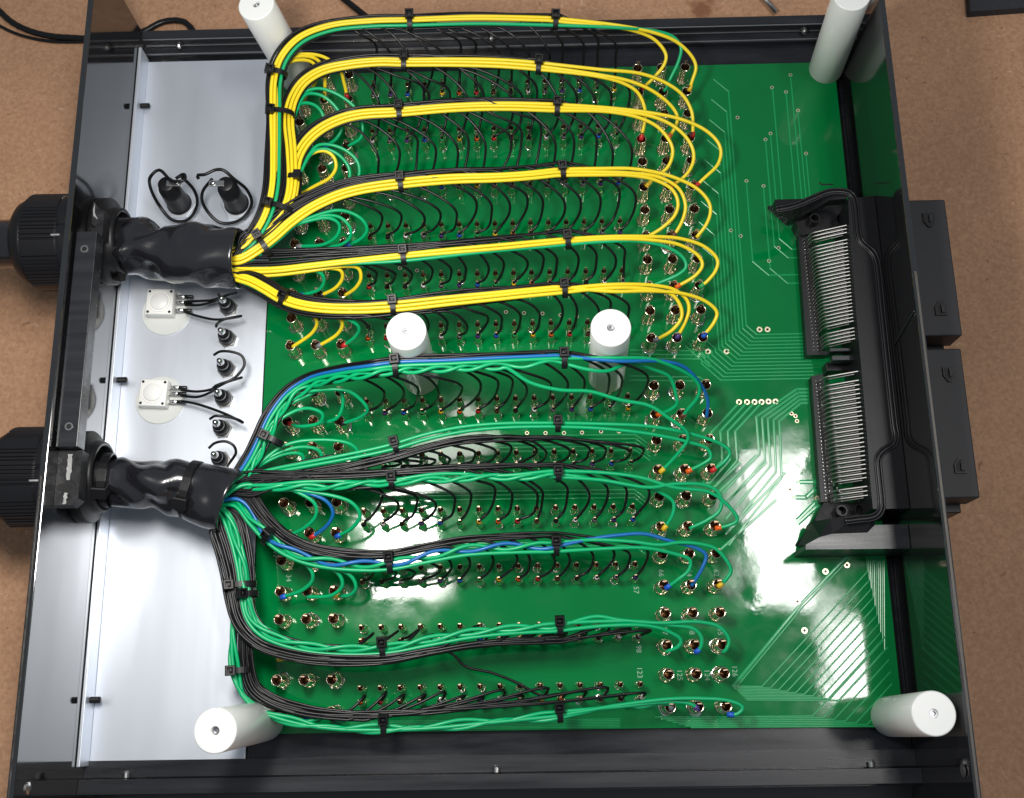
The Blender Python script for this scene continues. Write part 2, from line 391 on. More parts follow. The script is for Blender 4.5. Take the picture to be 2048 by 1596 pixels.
for c in range(12):
    a, b = ROWY[2 * c], ROWY[2 * c + 1]
    for y in (a, b):
        for k in range(3):
            socket('large_socket', bigm, biglug, bigblob, k * LP, y); socket('large_socket', bigm, biglug, bigblob, XLEFT + k * LP, y)
    for k in range(15):
        socket('small_socket' , smam, smalug, smablob, SX0 + k * SP, a + 11.0)
        socket('wired_socket', smam, smalug, smablob, SX0 + k * SP, a + 4.4)

# vias
via = join(lathe([(0.75, 0.05), (1.35, 0.05), (1.45, 0.0)], 16))
viam = mesh('via_pad', *via, M['gold'], False); holem = mesh('via_hole', *lathe([(0.78, 0.035), (0.0, 0.035)], 12), M['hole'])
def padmesh(r, h):
    V, F = [], []
    n = 18
    for rr, z in ((r, 0.005), (r * 0.97, 0.09), (h, 0.09), (h, 0.02)):
        V += [(rr * math.cos(2 * math.pi * i / n), rr * math.sin(2 * math.pi * i / n), z) for i in range(n)]
    for k in range(3): F += [(k * n + i, k * n + (i + 1) % n, (k + 1) * n + (i + 1) % n, (k + 1) * n + i) for i in range(n)]
    V += [(h * math.cos(2 * math.pi * i / n), h * math.sin(2 * math.pi * i / n), 0.03) for i in range(n)]
    hole = tuple(range(4 * n, 5 * n))
    me = mesh('via_pad', V, F + [hole], [M['gold'], M['hole']])
    me.polygons[len(me.polygons) - 1].material_index = 1
    return me
pad_small, pad_big = padmesh(1.05, 0.62), padmesh(1.55, 0.72)
VS = [(1581, 150), (1544, 175), (1572, 184), (1596, 221), (1475, 235), (1541, 267), (1531, 279), (1612, 307), (1493, 362), (1527, 372), (1437, 328), (1462, 461), (1481, 472), (1557, 496), (1538, 522), (1583, 827), (1591, 832), (1594, 842),
      (834, 541), (800, 536), (1012, 624), (1048, 626), (1085, 627), (1121, 630), (1154, 633), (1054, 866), (1091, 866), (1128, 866), (1164, 865), (1202, 863), (1238, 863)]
VB = [(1519, 659), (1535, 659), (1416, 703), (1453, 703), (1478, 804), (1494, 804), (1509, 804), (1523, 804), (1537, 803), (1551, 803), (1594, 964), (1580, 979), (1586, 995), (1635, 997), (1591, 1045), (1694, 1130), (1651, 1143), (1595, 1203), (1609, 1261)]
for P, me in ((VS, pad_small), (VB, pad_big)):
    for p in P:
        q = at(p[0], p[1], 0); link('via_pad', me, board, np.array([q[0], q[1], 0]) - org(board))

# copper tracks under the mask: thin raised ribbons
TR, TR2 = [], []
def track(pts, wd=0.55, world=False, pale=False):
    P = [np.array(p[:2], float) if world else at(p[0], p[1], 0)[:2] for p in pts]
    hgt = 0.13
    for i in range(len(P) - 1):
        d = P[i + 1] - P[i]; L = np.linalg.norm(d)
        if L < 1e-6: continue
        d /= L; n = np.array([-d[1], d[0]]) * wd / 2; e = d * wd * 0.25
        a, b = P[i] - e, P[i + 1] + e
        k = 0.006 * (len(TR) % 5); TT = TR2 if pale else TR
        V = [(*(a + n * 1.6), 0.004), (*(a + n * .6), hgt + k), (*(a - n * .6), hgt + k), (*(a - n * 1.6), 0.004), (*(b + n * 1.6), 0.004), (*(b + n * .6), hgt + k), (*(b - n * .6), hgt + k), (*(b - n * 1.6), 0.004)]
        TT.append((V, [(0, 1, 5, 4), (1, 2, 6, 5), (2, 3, 7, 6), (0, 3, 2, 1), (4, 5, 6, 7)]))
for i in range(14):      # from the large sockets down and across to the connector
    y = 667 + 6.9 * i; xb = 1514 - 5.6 * i
    A = at(1616 + i * 0.9, y, 0); B = at(xb, y, 0); x2 = at(xb - 20 - 1.2 * i, y, 0)[0]; dx = B[0] - x2
    top = at(1400, 165 + 34 * i if i < 9 else 500 + 18 * i, 0)[1]
    track([(A[0], A[1]), (B[0], A[1]), (x2, A[1] + dx), (x2, max(top - 6 - i * 2.0, A[1] + dx + 2)), (x2 - 8, max(top - 6 - i * 2.0, A[1] + dx + 2) + 8)], 0.5, True)
for i, (vx, vy) in enumerate([(1545, 175), (1572, 184), (1581, 150), (1596, 221), (1541, 267), (1531, 279), (1612, 307), (1493, 362), (1527, 372)]):
    A = at(vx, vy, 0); yb = at(1600, 430 + 17 * i, 0)[1]; xe = at(1606 + i, 470, 0)[0]; r = 4 + i * 0.6
    track([(A[0], A[1]), (A[0], yb + r), (A[0] + r, yb), (xe, yb)] if A[0] + r < xe else [(A[0], A[1]), (A[0], yb)], 0.5, True)
for i in range(4):
    x = 1478 + 15 * i
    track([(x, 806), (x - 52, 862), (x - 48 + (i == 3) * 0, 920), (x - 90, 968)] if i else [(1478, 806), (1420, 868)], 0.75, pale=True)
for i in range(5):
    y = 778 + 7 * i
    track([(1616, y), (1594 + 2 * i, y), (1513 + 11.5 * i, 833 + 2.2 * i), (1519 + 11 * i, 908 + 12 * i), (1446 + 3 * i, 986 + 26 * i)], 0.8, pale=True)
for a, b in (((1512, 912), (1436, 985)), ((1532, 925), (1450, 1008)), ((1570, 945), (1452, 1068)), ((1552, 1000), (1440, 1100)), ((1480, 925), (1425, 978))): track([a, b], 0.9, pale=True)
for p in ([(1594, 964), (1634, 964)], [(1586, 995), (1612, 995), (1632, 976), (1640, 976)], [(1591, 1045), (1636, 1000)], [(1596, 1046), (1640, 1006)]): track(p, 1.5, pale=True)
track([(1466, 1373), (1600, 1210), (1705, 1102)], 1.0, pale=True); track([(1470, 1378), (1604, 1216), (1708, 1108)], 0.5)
for i in range(10):      # diagonal fan near the lower right corner
    y = 1372 + 3.1 * i; x = 1524 + 17 * i
    track([(1466 + 3 * i, y), (x, y + 1), (1736 + 3.8 * i, y + 1 - 1.09 * (1736 + 3.8 * i - x)), (1733 + 4.0 * i, 1106)], 0.5)
for i in range(7):
    y = 1432 + 3.4 * i; x = 1625 + 22 * i
    track([(1310 + 12 * i, y + 2.5), (x, y), (1772 + 3 * i, y - 1.09 * (1772 + 3 * i - x))], 0.5)
for i in range(6): track([(700, 1443 + 3.2 * i), (1240, 1438 + 3.2 * i)], 0.35)
for yy in (872, 880, 888, 895, 903): track([(990, yy), (1270, yy - 3), (1300, yy + 18)], 0.5)
for yy in (984, 992, 1000, 1088, 1096): track([(820, yy), (1268, yy - 5), (1290, yy + 12)], 0.45)
for yy in (700, 708, 716, 752, 760): track([(1260, yy), (1400, yy + 2), (1420, yy + 18)], 0.45)
tr = put('copper_track', join(*TR), M['trace'], board); tr['kind'] = 'stuff'
tr = put('glare_paled_track', join(*TR2), M['trace2'], board); tr['kind'] = 'stuff'

# silkscreen numbers printed beside the sockets
def silk(s, px, py, size=3.9, rot=-math.pi / 2, m='silk'):
    q = at(px, py, 0); ca, sa = math.cos(rot), math.sin(rot)
    put('silkscreen_number', text_mesh(s, size, lambda x, y, z: (q[0] + ca * x - sa * y, q[1] + sa * x + ca * y, 0.11)), M[m], board)
for s, px, py in (('57', 1272, 1180), ('66', 1322, 1146), ('64', 1378, 1146), ('62', 1432, 1146), ('97', 1329, 1262), ('98', 1383, 1262), ('95', 1440, 1263),
                  ('98', 1277, 1298), ('123', 1279, 1345), ('125', 1359, 1350), ('124', 1414, 1350), ('126', 1469, 1342), ('2', 729, 1322), ('34', 577, 1156)):
    silk(s, px, py, 3.7)
silk('J', 1655, 369, 8.5, -math.pi / 2, 'hole')

# ------------------------------------------------------------------ standoffs
def standoff(base, top, label):
    b, tp = np.array([*base, 0.0]), np.array(top, float)
    o = thing('standoff_post', label, 'standoff', b, 'white nylon standoff posts')
    ax = (tp - b); h = np.linalg.norm(ax); ax /= h
    x = np.cross((0, 1, 0), ax); x /= np.linalg.norm(x); y = np.cross(ax, x)
    def tr_(V): return [b + x * v[0] + y * v[1] + ax * v[2] for v in V]
    V, F = lathe([(9.2, 0.1), (9.5, 0.4), (9.5, h - 0.6), (9.3, h - 0.15), (8.9, h), (2.0, h), (1.8, h - 0.4), (1.8, h - 6), (0, h - 6)], 48)
    p = put('post', (tr_(V), F), M['white'], o, True)
    for q in p.data.polygons:
        if q.index // 48 in (4, 5): q.use_smooth = False
    V, F = lathe([(1.78, h - 2.5), (1.78, h - 1.4), (1.25, h - 1.4), (1.2, h - 4.5), (0, h - 4.5)], 18)
    put('threaded_insert', (tr_(V), F), M['bead'], o, False)
standoff((-192, 349.5), (-200.3, 350.5, 70), 'white nylon standoff post at the back beside the yellow wire trunk')
standoff((108.2, 348.6), (104.1, 347.9, 70), 'white nylon standoff post at the back against the glossy side panel')
standoff((-120.9, 169.6), (-121.1, 171.3, 70), 'white nylon standoff post in mid board, the one nearer the plate')
standoff((-23.2, 168.5), (-25.2, 171.0, 70), 'white nylon standoff post in mid board, the one nearer the large sockets')
standoff((-195.6, -3.5), (-200.7, -7.4, 70), 'white nylon standoff post in front under the black wire trunk')
standoff((107.4, -5.8), (106.0, -4.7, 66), 'white nylon standoff post in the front corner beside the fanned tracks')

# ------------------------------------------------------------------ wire bundles
SL1 = [(205, 487), (235, 491), (270, 498), (320, 507), (380, 511), (440, 516), (479, 517)]
def zprof(pts, zs):
    """heights along a bundle: zs is a list of (x-order fraction, z)"""
    d = np.concatenate([[0], np.cumsum([math.dist(pts[i], pts[i + 1]) for i in range(len(pts) - 1)])]); d /= d[-1]
    return np.interp(d, [a for a, _ in zs], [b for _, b in zs])
ZY = [(0, 35), (0.2, 37), (1, 34)]
B = {}
def bundle(key, pts, zs=ZY): B[key] = (pts, zprof(pts, zs))
bundle('Y1', [(452, 512), (478, 503), (505, 480), (533, 435), (548, 380), (551, 300), (551, 220), (553, 160), (566, 118), (600, 80), (660, 56), (740, 47), (822, 45), (960, 41), (1118, 44)], [(0, 35), (0.25, 40), (0.5, 48), (1, 40)])
bundle('Y2', [(452, 514), (478, 508), (510, 488), (548, 448), (573, 415), (584, 375), (583, 300), (578, 250), (579, 225), (588, 195), (608, 165), (645, 142), (700, 130), (760, 125), (805, 126), (900, 126), (1000, 128), (1085, 134)], [(0, 34), (0.25, 36), (1, 36)])
bundle('Y3', [(452, 516), (480, 510), (514, 492), (552, 452), (578, 415), (588, 378), (590, 345), (596, 315), (613, 285), (642, 259), (680, 240), (720, 230), (800, 225), (900, 217), (1000, 214), (1122, 217)], [(0, 33), (0.25, 34), (1, 34)])
bundle('Y4', [(452, 520), (480, 520), (512, 503), (548, 476), (582, 446), (622, 418), (672, 394), (720, 380), (800, 368), (900, 359), (1000, 356), (1060, 352), (1133, 344)], [(0, 36), (0.3, 36), (1, 34)])
bundle('Y5', [(450, 532), (480, 542), (520, 543), (560, 541), (620, 534), (700, 525), (807, 514), (900, 505), (1000, 496), (1060, 490), (1143, 482)], [(0, 34), (1, 34)])
bundle('Y6', [(450, 545), (478, 555), (502, 563), (530, 578), (562, 597), (600, 610), (650, 617), (720, 618), (790, 614), (900, 602), (1000, 592), (1060, 586), (1137, 579)], [(0, 36), (1, 36)])
bundle('G1', [(440, 985), (482, 952), (505, 918), (524, 880), (545, 835), (580, 790), (620, 765), (680, 750), (740, 741), (790, 734), (900, 729), (1000, 724), (1137, 719)], [(0, 32), (0.35, 38), (0.5, 58), (0.85, 58), (1, 58)])
bundle('G2', [(440, 988), (484, 962), (540, 944), (600, 932), (680, 917), (740, 905), (790, 893), (850, 875), (920, 860), (1000, 852), (1124, 850)], [(0, 32), (1, 34)])
bundle('G3', [(438, 992), (484, 974), (560, 972), (640, 971), (720, 967), (786, 963), (880, 958), (1000, 953), (1125, 950)], [(0, 33), (1, 33)])
bundle('G4', [(432, 1000), (474, 1004), (505, 1040), (533, 1070), (570, 1098), (620, 1118), (700, 1129), (781, 1128), (850, 1115), (930, 1101), (1020, 1096), (1121, 1094)], [(0, 31), (1, 31)])
bundle('G5', [(428, 1000), (452, 1032), (470, 1080), (484, 1140), (490, 1190), (500, 1232), (524, 1262), (565, 1281), (640, 1297), (768, 1298), (850, 1284), (940, 1268), (1040, 1258), (1128, 1254)], [(0, 30), (1, 26)])
bundle('G6', [(426, 1000), (446, 1035), (460, 1085), (471, 1150), (473, 1220), (470, 1280), (474, 1340), (490, 1388), (530, 1420), (600, 1442), (680, 1452), (770, 1453), (870, 1449), (960, 1441), (1050, 1433), (1128, 1426)], [(0, 28), (0.4, 22), (1, 20)])

# the three long wires of every bundle that end at the large sockets on the far side (measured from the last tie on)
RIGHT = {
 'Y1': [('yellow', [(1200, 52), (1262, 60), (1310, 80), (1332, 110), (1328, 130), (1305, 158), (1284, 178)]), ('green', [(1230, 55), (1310, 62), (1348, 75), (1362, 95), (1358, 120), (1342, 155), (1328, 183)]), ('yellow', [(1230, 50), (1310, 66), (1355, 85), (1385, 115), (1392, 135), (1385, 160), (1378, 182)])],
 'Y2': [('yellow', [(1190, 152), (1245, 166), (1275, 185), (1289, 215), (1290, 240), (1285, 265), (1282, 280)]), ('yellow', [(1200, 150), (1265, 164), (1310, 185), (1345, 215), (1355, 235), (1350, 255), (1336, 277)]), ('yellow', [(1200, 139), (1280, 147), (1330, 165), (1365, 190), (1383, 222), (1386, 250), (1385, 275)])],
 'Y3': [('yellow', [(1220, 224), (1285, 238), (1320, 258), (1343, 290), (1345, 310), (1335, 335), (1310, 355), (1292, 373)]), ('yellow', [(1220, 220), (1300, 232), (1340, 248), (1370, 272), (1386, 300), (1386, 325), (1372, 350), (1342, 373)]), ('yellow', [(1220, 216), (1290, 224), (1360, 238), (1410, 260), (1436, 285), (1442, 305), (1435, 330), (1410, 355), (1390, 374)])],
 'Y4': [('yellow', [(1200, 350), (1260, 351), (1310, 360), (1345, 380), (1356, 405), (1350, 430), (1325, 455), (1298, 472)]), ('yellow', [(1200, 344), (1260, 346), (1320, 355), (1358, 378), (1371, 410), (1367, 435), (1355, 460), (1344, 474)]), ('yellow', [(1200, 337), (1270, 338), (1340, 352), (1395, 378), (1418, 405), (1421, 425), (1412, 450), (1393, 475)])],
 'Y5': [('green', [(1200, 484), (1280, 483), (1340, 497), (1368, 518), (1372, 535), (1355, 550), (1320, 565), (1302, 573)]), ('yellow', [(1220, 478), (1300, 480), (1360, 490), (1397, 512), (1405, 530), (1392, 550), (1351, 575)]), ('yellow', [(1220, 473), (1300, 473), (1360, 477), (1410, 494), (1435, 520), (1432, 540), (1415, 562), (1399, 575)])],
 'Y6': [('yellow', [(1220, 576), (1300, 578), (1345, 590), (1362, 615), (1363, 635), (1345, 660), (1308, 682)]), ('yellow', [(1220, 569), (1310, 571), (1350, 580), (1374, 600), (1378, 620), (1370, 645), (1353, 677)]), ('yellow', [(1220, 583), (1300, 582), (1370, 588), (1415, 605), (1434, 625), (1428, 645), (1405, 674)])],
 'G1': [('green', [(1180, 740), (1215, 742), (1258, 727), (1310, 740), (1340, 755), (1352, 790), (1354, 808), (1340, 820), (1314, 830)]), ('green', [(1230, 716), (1300, 718), (1350, 735), (1385, 755), (1399, 775), (1395, 795), (1375, 820), (1362, 835)]), ('blue', [(1230, 722), (1330, 723), (1370, 735), (1398, 765), (1410, 785), (1416, 805), (1413, 835)])],
 'G2': [('green', []), ('green', [(1200, 857), (1300, 868), (1380, 885), (1415, 898), (1422, 915), (1410, 925), (1373, 944)]), ('green', [(1200, 848), (1300, 853), (1390, 870), (1445, 890), (1460, 905), (1450, 922), (1422, 943)])],
 'G3': [('green', [(1148, 952), (1230, 968), (1300, 977), (1330, 990), (1347, 1005), (1345, 1030), (1326, 1060)]), ('green', [(1200, 960), (1300, 975), (1348, 968), (1416, 972), (1440, 990), (1440, 1020), (1415, 1040), (1379, 1057)]), ('green', [(1200, 945), (1280, 955), (1348, 975), (1420, 985), (1455, 1010), (1475, 1040), (1460, 1050), (1431, 1057)])],
 'G4': [('green', [(1200, 1098), (1290, 1096), (1350, 1108), (1380, 1120), (1378, 1140), (1355, 1160), (1331, 1177)]), ('blue', [(1170, 1080), (1240, 1070), (1290, 1068), (1340, 1082), (1390, 1095), (1412, 1110), (1405, 1135), (1383, 1172)]), ('green', [(1180, 1080), (1260, 1083), (1320, 1090), (1360, 1085), (1410, 1090), (1435, 1100), (1462, 1140), (1455, 1155), (1436, 1174)])],
 'G5': [('green', [(1220, 1251), (1300, 1252), (1335, 1262), (1362, 1280), (1358, 1292), (1332, 1304)]), ('green', [(1200, 1243), (1280, 1243), (1340, 1250), (1388, 1258), (1403, 1275), (1400, 1298), (1390, 1305)]), ('green', [(1190, 1233), (1240, 1240), (1320, 1246), (1400, 1244), (1440, 1255), (1458, 1280), (1452, 1300), (1445, 1305)])],
 'G6': [('green', [(1180, 1422), (1240, 1410), (1280, 1414), (1320, 1407), (1342, 1410), (1342, 1420)]), ('green', [(1230, 1414), (1330, 1404), (1375, 1406), (1392, 1414), (1396, 1420)]), ('green', [(1240, 1410), (1340, 1398), (1400, 1397), (1460, 1402), (1486, 1415), (1475, 1428), (1455, 1429)])],
}
LEFT = {
 'Y1': [('yellow', [(558, 155), (575, 128), (600, 120), (625, 125), (635, 145), (625, 175), (603, 201)]), ('yellow', [(555, 150), (575, 120), (610, 112), (635, 120), (648, 140), (650, 170), (649, 199)]), ('yellow', [(553, 150), (570, 118), (610, 108), (650, 115), (680, 140), (688, 165), (695, 197)])],
 'Y2': [('green', [(585, 218), (598, 210), (615, 206), (632, 212), (645, 228), (648, 255), (630, 280), (600, 294)]), ('green', [(585, 212), (610, 190), (625, 187), (645, 192), (665, 207), (680, 228), (684, 255), (672, 278), (648, 293)]), ('green', [(585, 206), (605, 188), (634, 177), (660, 182), (690, 198), (712, 218), (725, 250), (722, 275), (697, 292)])],
 'Y3': [('yellow', [(598, 335), (620, 310), (650, 302), (668, 315), (672, 335), (660, 355), (630, 372), (596, 391)]), ('green', [(600, 322), (625, 305), (650, 298), (675, 308), (695, 330), (700, 350), (692, 370), (665, 385), (644, 391)]), ('green', [(602, 315), (632, 293), (656, 289), (690, 300), (714, 322), (719, 345), (710, 368), (694, 388)])],
 'Y4': [('green', [(610, 440), (655, 436), (678, 448), (675, 470), (650, 488), (594, 493)]), ('green', [(625, 425), (650, 431), (680, 435), (700, 455), (700, 475), (680, 490), (643, 493)]), ('green', [(640, 415), (670, 421), (700, 425), (725, 440), (734, 458), (725, 475), (691, 492)])],
 'Y5': [('green', [(610, 537), (640, 545), (648, 560), (640, 578), (597, 592)]), ('yellow', [(640, 532), (680, 540), (685, 555), (672, 575), (639, 592)]), ('yellow', [(665, 528), (715, 535), (722, 555), (712, 575), (690, 591)])],
 'Y6': [('yellow', [(600, 612), (625, 630), (634, 645), (625, 665), (585, 694)]), ('yellow', [(640, 617), (675, 632), (685, 648), (675, 668), (634, 694)]), ('green', [(665, 619), (700, 640), (718, 655), (712, 672), (685, 693)])],
 'G1': [('green', [(558, 818), (590, 822), (620, 817), (645, 828), (640, 845), (600, 853), (578, 847)]), ('green', [(590, 785), (650, 778), (680, 782), (686, 805), (675, 835), (628, 850)]), ('green', [(640, 760), (690, 780), (720, 798), (735, 820), (720, 835), (682, 848)])],
 'G2': [('green', [(505, 958), (530, 925), (575, 907), (605, 910), (603, 930), (573, 957)]), ('green', [(505, 955), (545, 912), (605, 894), (640, 903), (642, 930), (623, 957)]), ('green', [(505, 952), (565, 893), (640, 880), (700, 888), (716, 905), (702, 935), (677, 955)])],
 'G3': [('green', [(600, 975), (628, 1005), (632, 1030), (610, 1055), (569, 1074)]), ('blue', [(610, 975), (650, 1000), (666, 1025), (655, 1050), (621, 1076)]), ('green', [(640, 974), (700, 1003), (720, 1030), (705, 1055), (672, 1074)])],
 'G4': [('green', [(590, 1108), (622, 1140), (625, 1160), (605, 1180), (562, 1195)]), ('green', [(640, 1122), (675, 1145), (685, 1170), (665, 1190), (614, 1194)]), ('green', [(650, 1124), (700, 1150), (712, 1175), (700, 1190), (669, 1191)])],
 'G5': [('green', [(560, 1280), (598, 1296), (600, 1310), (556, 1318)]), ('green', [(600, 1290), (650, 1302), (640, 1318), (611, 1318)]), ('green', [(640, 1297), (700, 1305), (695, 1316), (666, 1316)])],
 'G6': [('black', [(540, 1424), (590, 1418), (600, 1430), (553, 1438)]), ('black', [(600, 1442), (640, 1425), (640, 1440), (608, 1437)]), ('green', [(650, 1450), (690, 1430), (690, 1442), (662, 1436)])],
}
ORDER = ['Y1', 'Y2', 'Y3', 'Y4', 'Y5', 'Y6', 'G1', 'G2', 'G3', 'G4', 'G5', 'G6']
DESC = {'Y1': 'yellow wire bundle arching over the rear rail, topmost of the yellow ones', 'Y2': 'yellow wire bundle just below the one arching over the rear rail',
        'Y3': 'third yellow wire bundle from the rear rail', 'Y4': 'yellow wire bundle with a thick black fan leaving the sleeve, fourth from the rear rail',
        'Y5': 'yellow wire bundle running almost straight out of the sleeve mouth, fifth from the rear rail', 'Y6': 'lowest yellow wire bundle, passing behind the two mid board posts',
        'G1': 'green and blue wire bundle crossing in front of the two mid board posts', 'G2': 'plain green pair bundle below the one crossing the mid board posts',
        'G3': 'twisted green wire bundle leaving the front sleeve straight across', 'G4': 'green wire bundle with one blue wire twisted through it',
        'G5': 'green bundle with black wires below it, second from the front rail', 'G6': 'mostly black wire bundle sweeping round the front post, lowest of all'}
# how the black wires leave each bundle: (leave, bulge, tightness)
# which side the black wires lie on: (side, first wire of the flat fan, spread at the sleeve)
FAN = {'Y1': (-1, 10, .5), 'Y2': (-1, 9, .5), 'Y3': (-1, 8, .6), 'Y4': (-1, 4, .95), 'Y5': (-1, 3, .85), 'Y6': (-1, 10, .5), 'G1': (-1, 10, .4), 'G2': (1, 2, .5), 'G3': (-1, 4, .45), 'G4': (-1, 3, .5), 'G5': (1, 2, .62), 'G6': (-1, 1, .5)}
BLK = {'Y1': (66, 4, .55), 'Y2': (62, 20, .6), 'Y3': (68, 20, .6), 'Y4': (78, 28, .55), 'Y5': (45, 16, .5), 'Y6': (30, 14, .5),
       'G1': (50, 30, .5), 'G2': (55, 26, .5), 'G3': (70, 26, .5), 'G4': (22, 24, .5), 'G5': (0, 26, .5), 'G6': (0, 0, .5)}
RMARK = {'Y1': [2, None, 4], 'Y2': [2, 3, 2], 'Y3': [4, 3, 2], 'Y4': [None, 1, None], 'Y5': [None, 3, 5], 'Y6': [8, 7, 6], 'G1': [3, 1, None], 'G2': [4, 3, 2], 'G3': [4, None, 3], 'G4': [6, None, 4], 'G5': [None, 6, None], 'G6': [8, 7, 6]}
SMZ, BGZ = 10.6, 14.6
def project(p):
    q = (np.asarray(p) - CC) @ CR
    return 1024 + FPX * q[0] / -q[2], 798 - FPX * q[1] / -q[2]
def offset_path(Q, u, wv):
    """shift a centre line sideways (towards the photograph's lower edge or inner side) and up"""
    T = np.gradient(Q, axis=0); T[:, 2] = 0; T /= np.linalg.norm(T, axis=1)[:, None] + 1e-9
    side = np.stack([T[:, 1], -T[:, 0], np.zeros(len(Q))], 1)
    return Q + side * np.asarray(u)[..., None] + np.array([0, 0, 1.0]) * np.asarray(wv)[..., None]
def arclen(Q): return np.concatenate([[0], np.cumsum(np.linalg.norm(np.diff(Q, axis=0), axis=1))])
CENT = {k: spline(pxpath(*B[k]), 2.0) for k in ORDER}
RB, RC = 0.70, 0.95
def wire(kind, Q, root, marker=None, big=True, smooth=1.6):
    Q = spline(Q, smooth)
    r = RC if kind != 'black' else RB
    o = put(kind + '_wire', tube(Q, r, 8 if kind != 'black' else 7), M[kind], root, True)
    if marker is not None:
        L = arclen(Q); n = max(2, int(np.searchsorted(L[-1] - L[::-1], 0)))
        tail = Q[L >= L[-1] - (3.6 if big else 3.6)]
        if len(tail) < 2: tail = Q[-2:]
        k = put('marker_sleeve', tube(tail, (1.32 if big else 1.05) * np.linspace(0.96, 1.0, len(tail)), 10), MK[marker % 10], o, True)
    return o
def start_of(C, frac_end, u, wv, twist=None):
    L = arclen(C); m_ = L <= frac_end
    Q = C[m_]
    if isinstance(u, tuple):
        mid = L[-1] * 0.55; t_ = np.clip(L[m_] / mid, 0, 1); t_ = t_ * t_ * (3 - 2 * t_); env = np.clip(L[m_] / 14, 0.25, 1); u_ = (u[0] + (u[1] - u[0]) * t_) * env; us = u[0]
    else: u_ = np.full(len(Q), float(u)); us = u
    ease = np.clip(L[m_] / 40, 0, 1)
    if twist:
        ph, per, rad = twist
        uu = u_ + rad * np.cos(ph + 2 * math.pi * L[m_] / per); ww = wv + rad * 0.8 * np.sin(ph + 2 * math.pi * L[m_] / per)
    else:
        uu, ww = u_, np.full(len(Q), wv)
    jit = np.sin(L[m_] / 23 + 7 * us + 3 * wv) * 0.18
    if isinstance(u, tuple): jit = jit + 0.55 * np.sin(L[m_] / 31 + 5.1 * us) + 0.35 * np.sin(L[m_] / 13 + 2.3 * us); ww = ww + 0.5 * np.sin(L[m_] / 19 + 3.7 * us)
    if isinstance(u, tuple) and abs(us) > 2.9: jit = np.sign(us) * np.maximum(np.sign(us) * (uu + jit), 2.95 * env) - uu
    return offset_path(Q, (uu + jit), ww)
def reach(C, px):
    """arc length at which the bundle finally passes the given image column"""
    xs = np.array([project(p)[0] for p in C]); L = arclen(C)
    i = len(C) - 1
    while i > 0 and xs[i] > px: i -= 1
    return L[i]
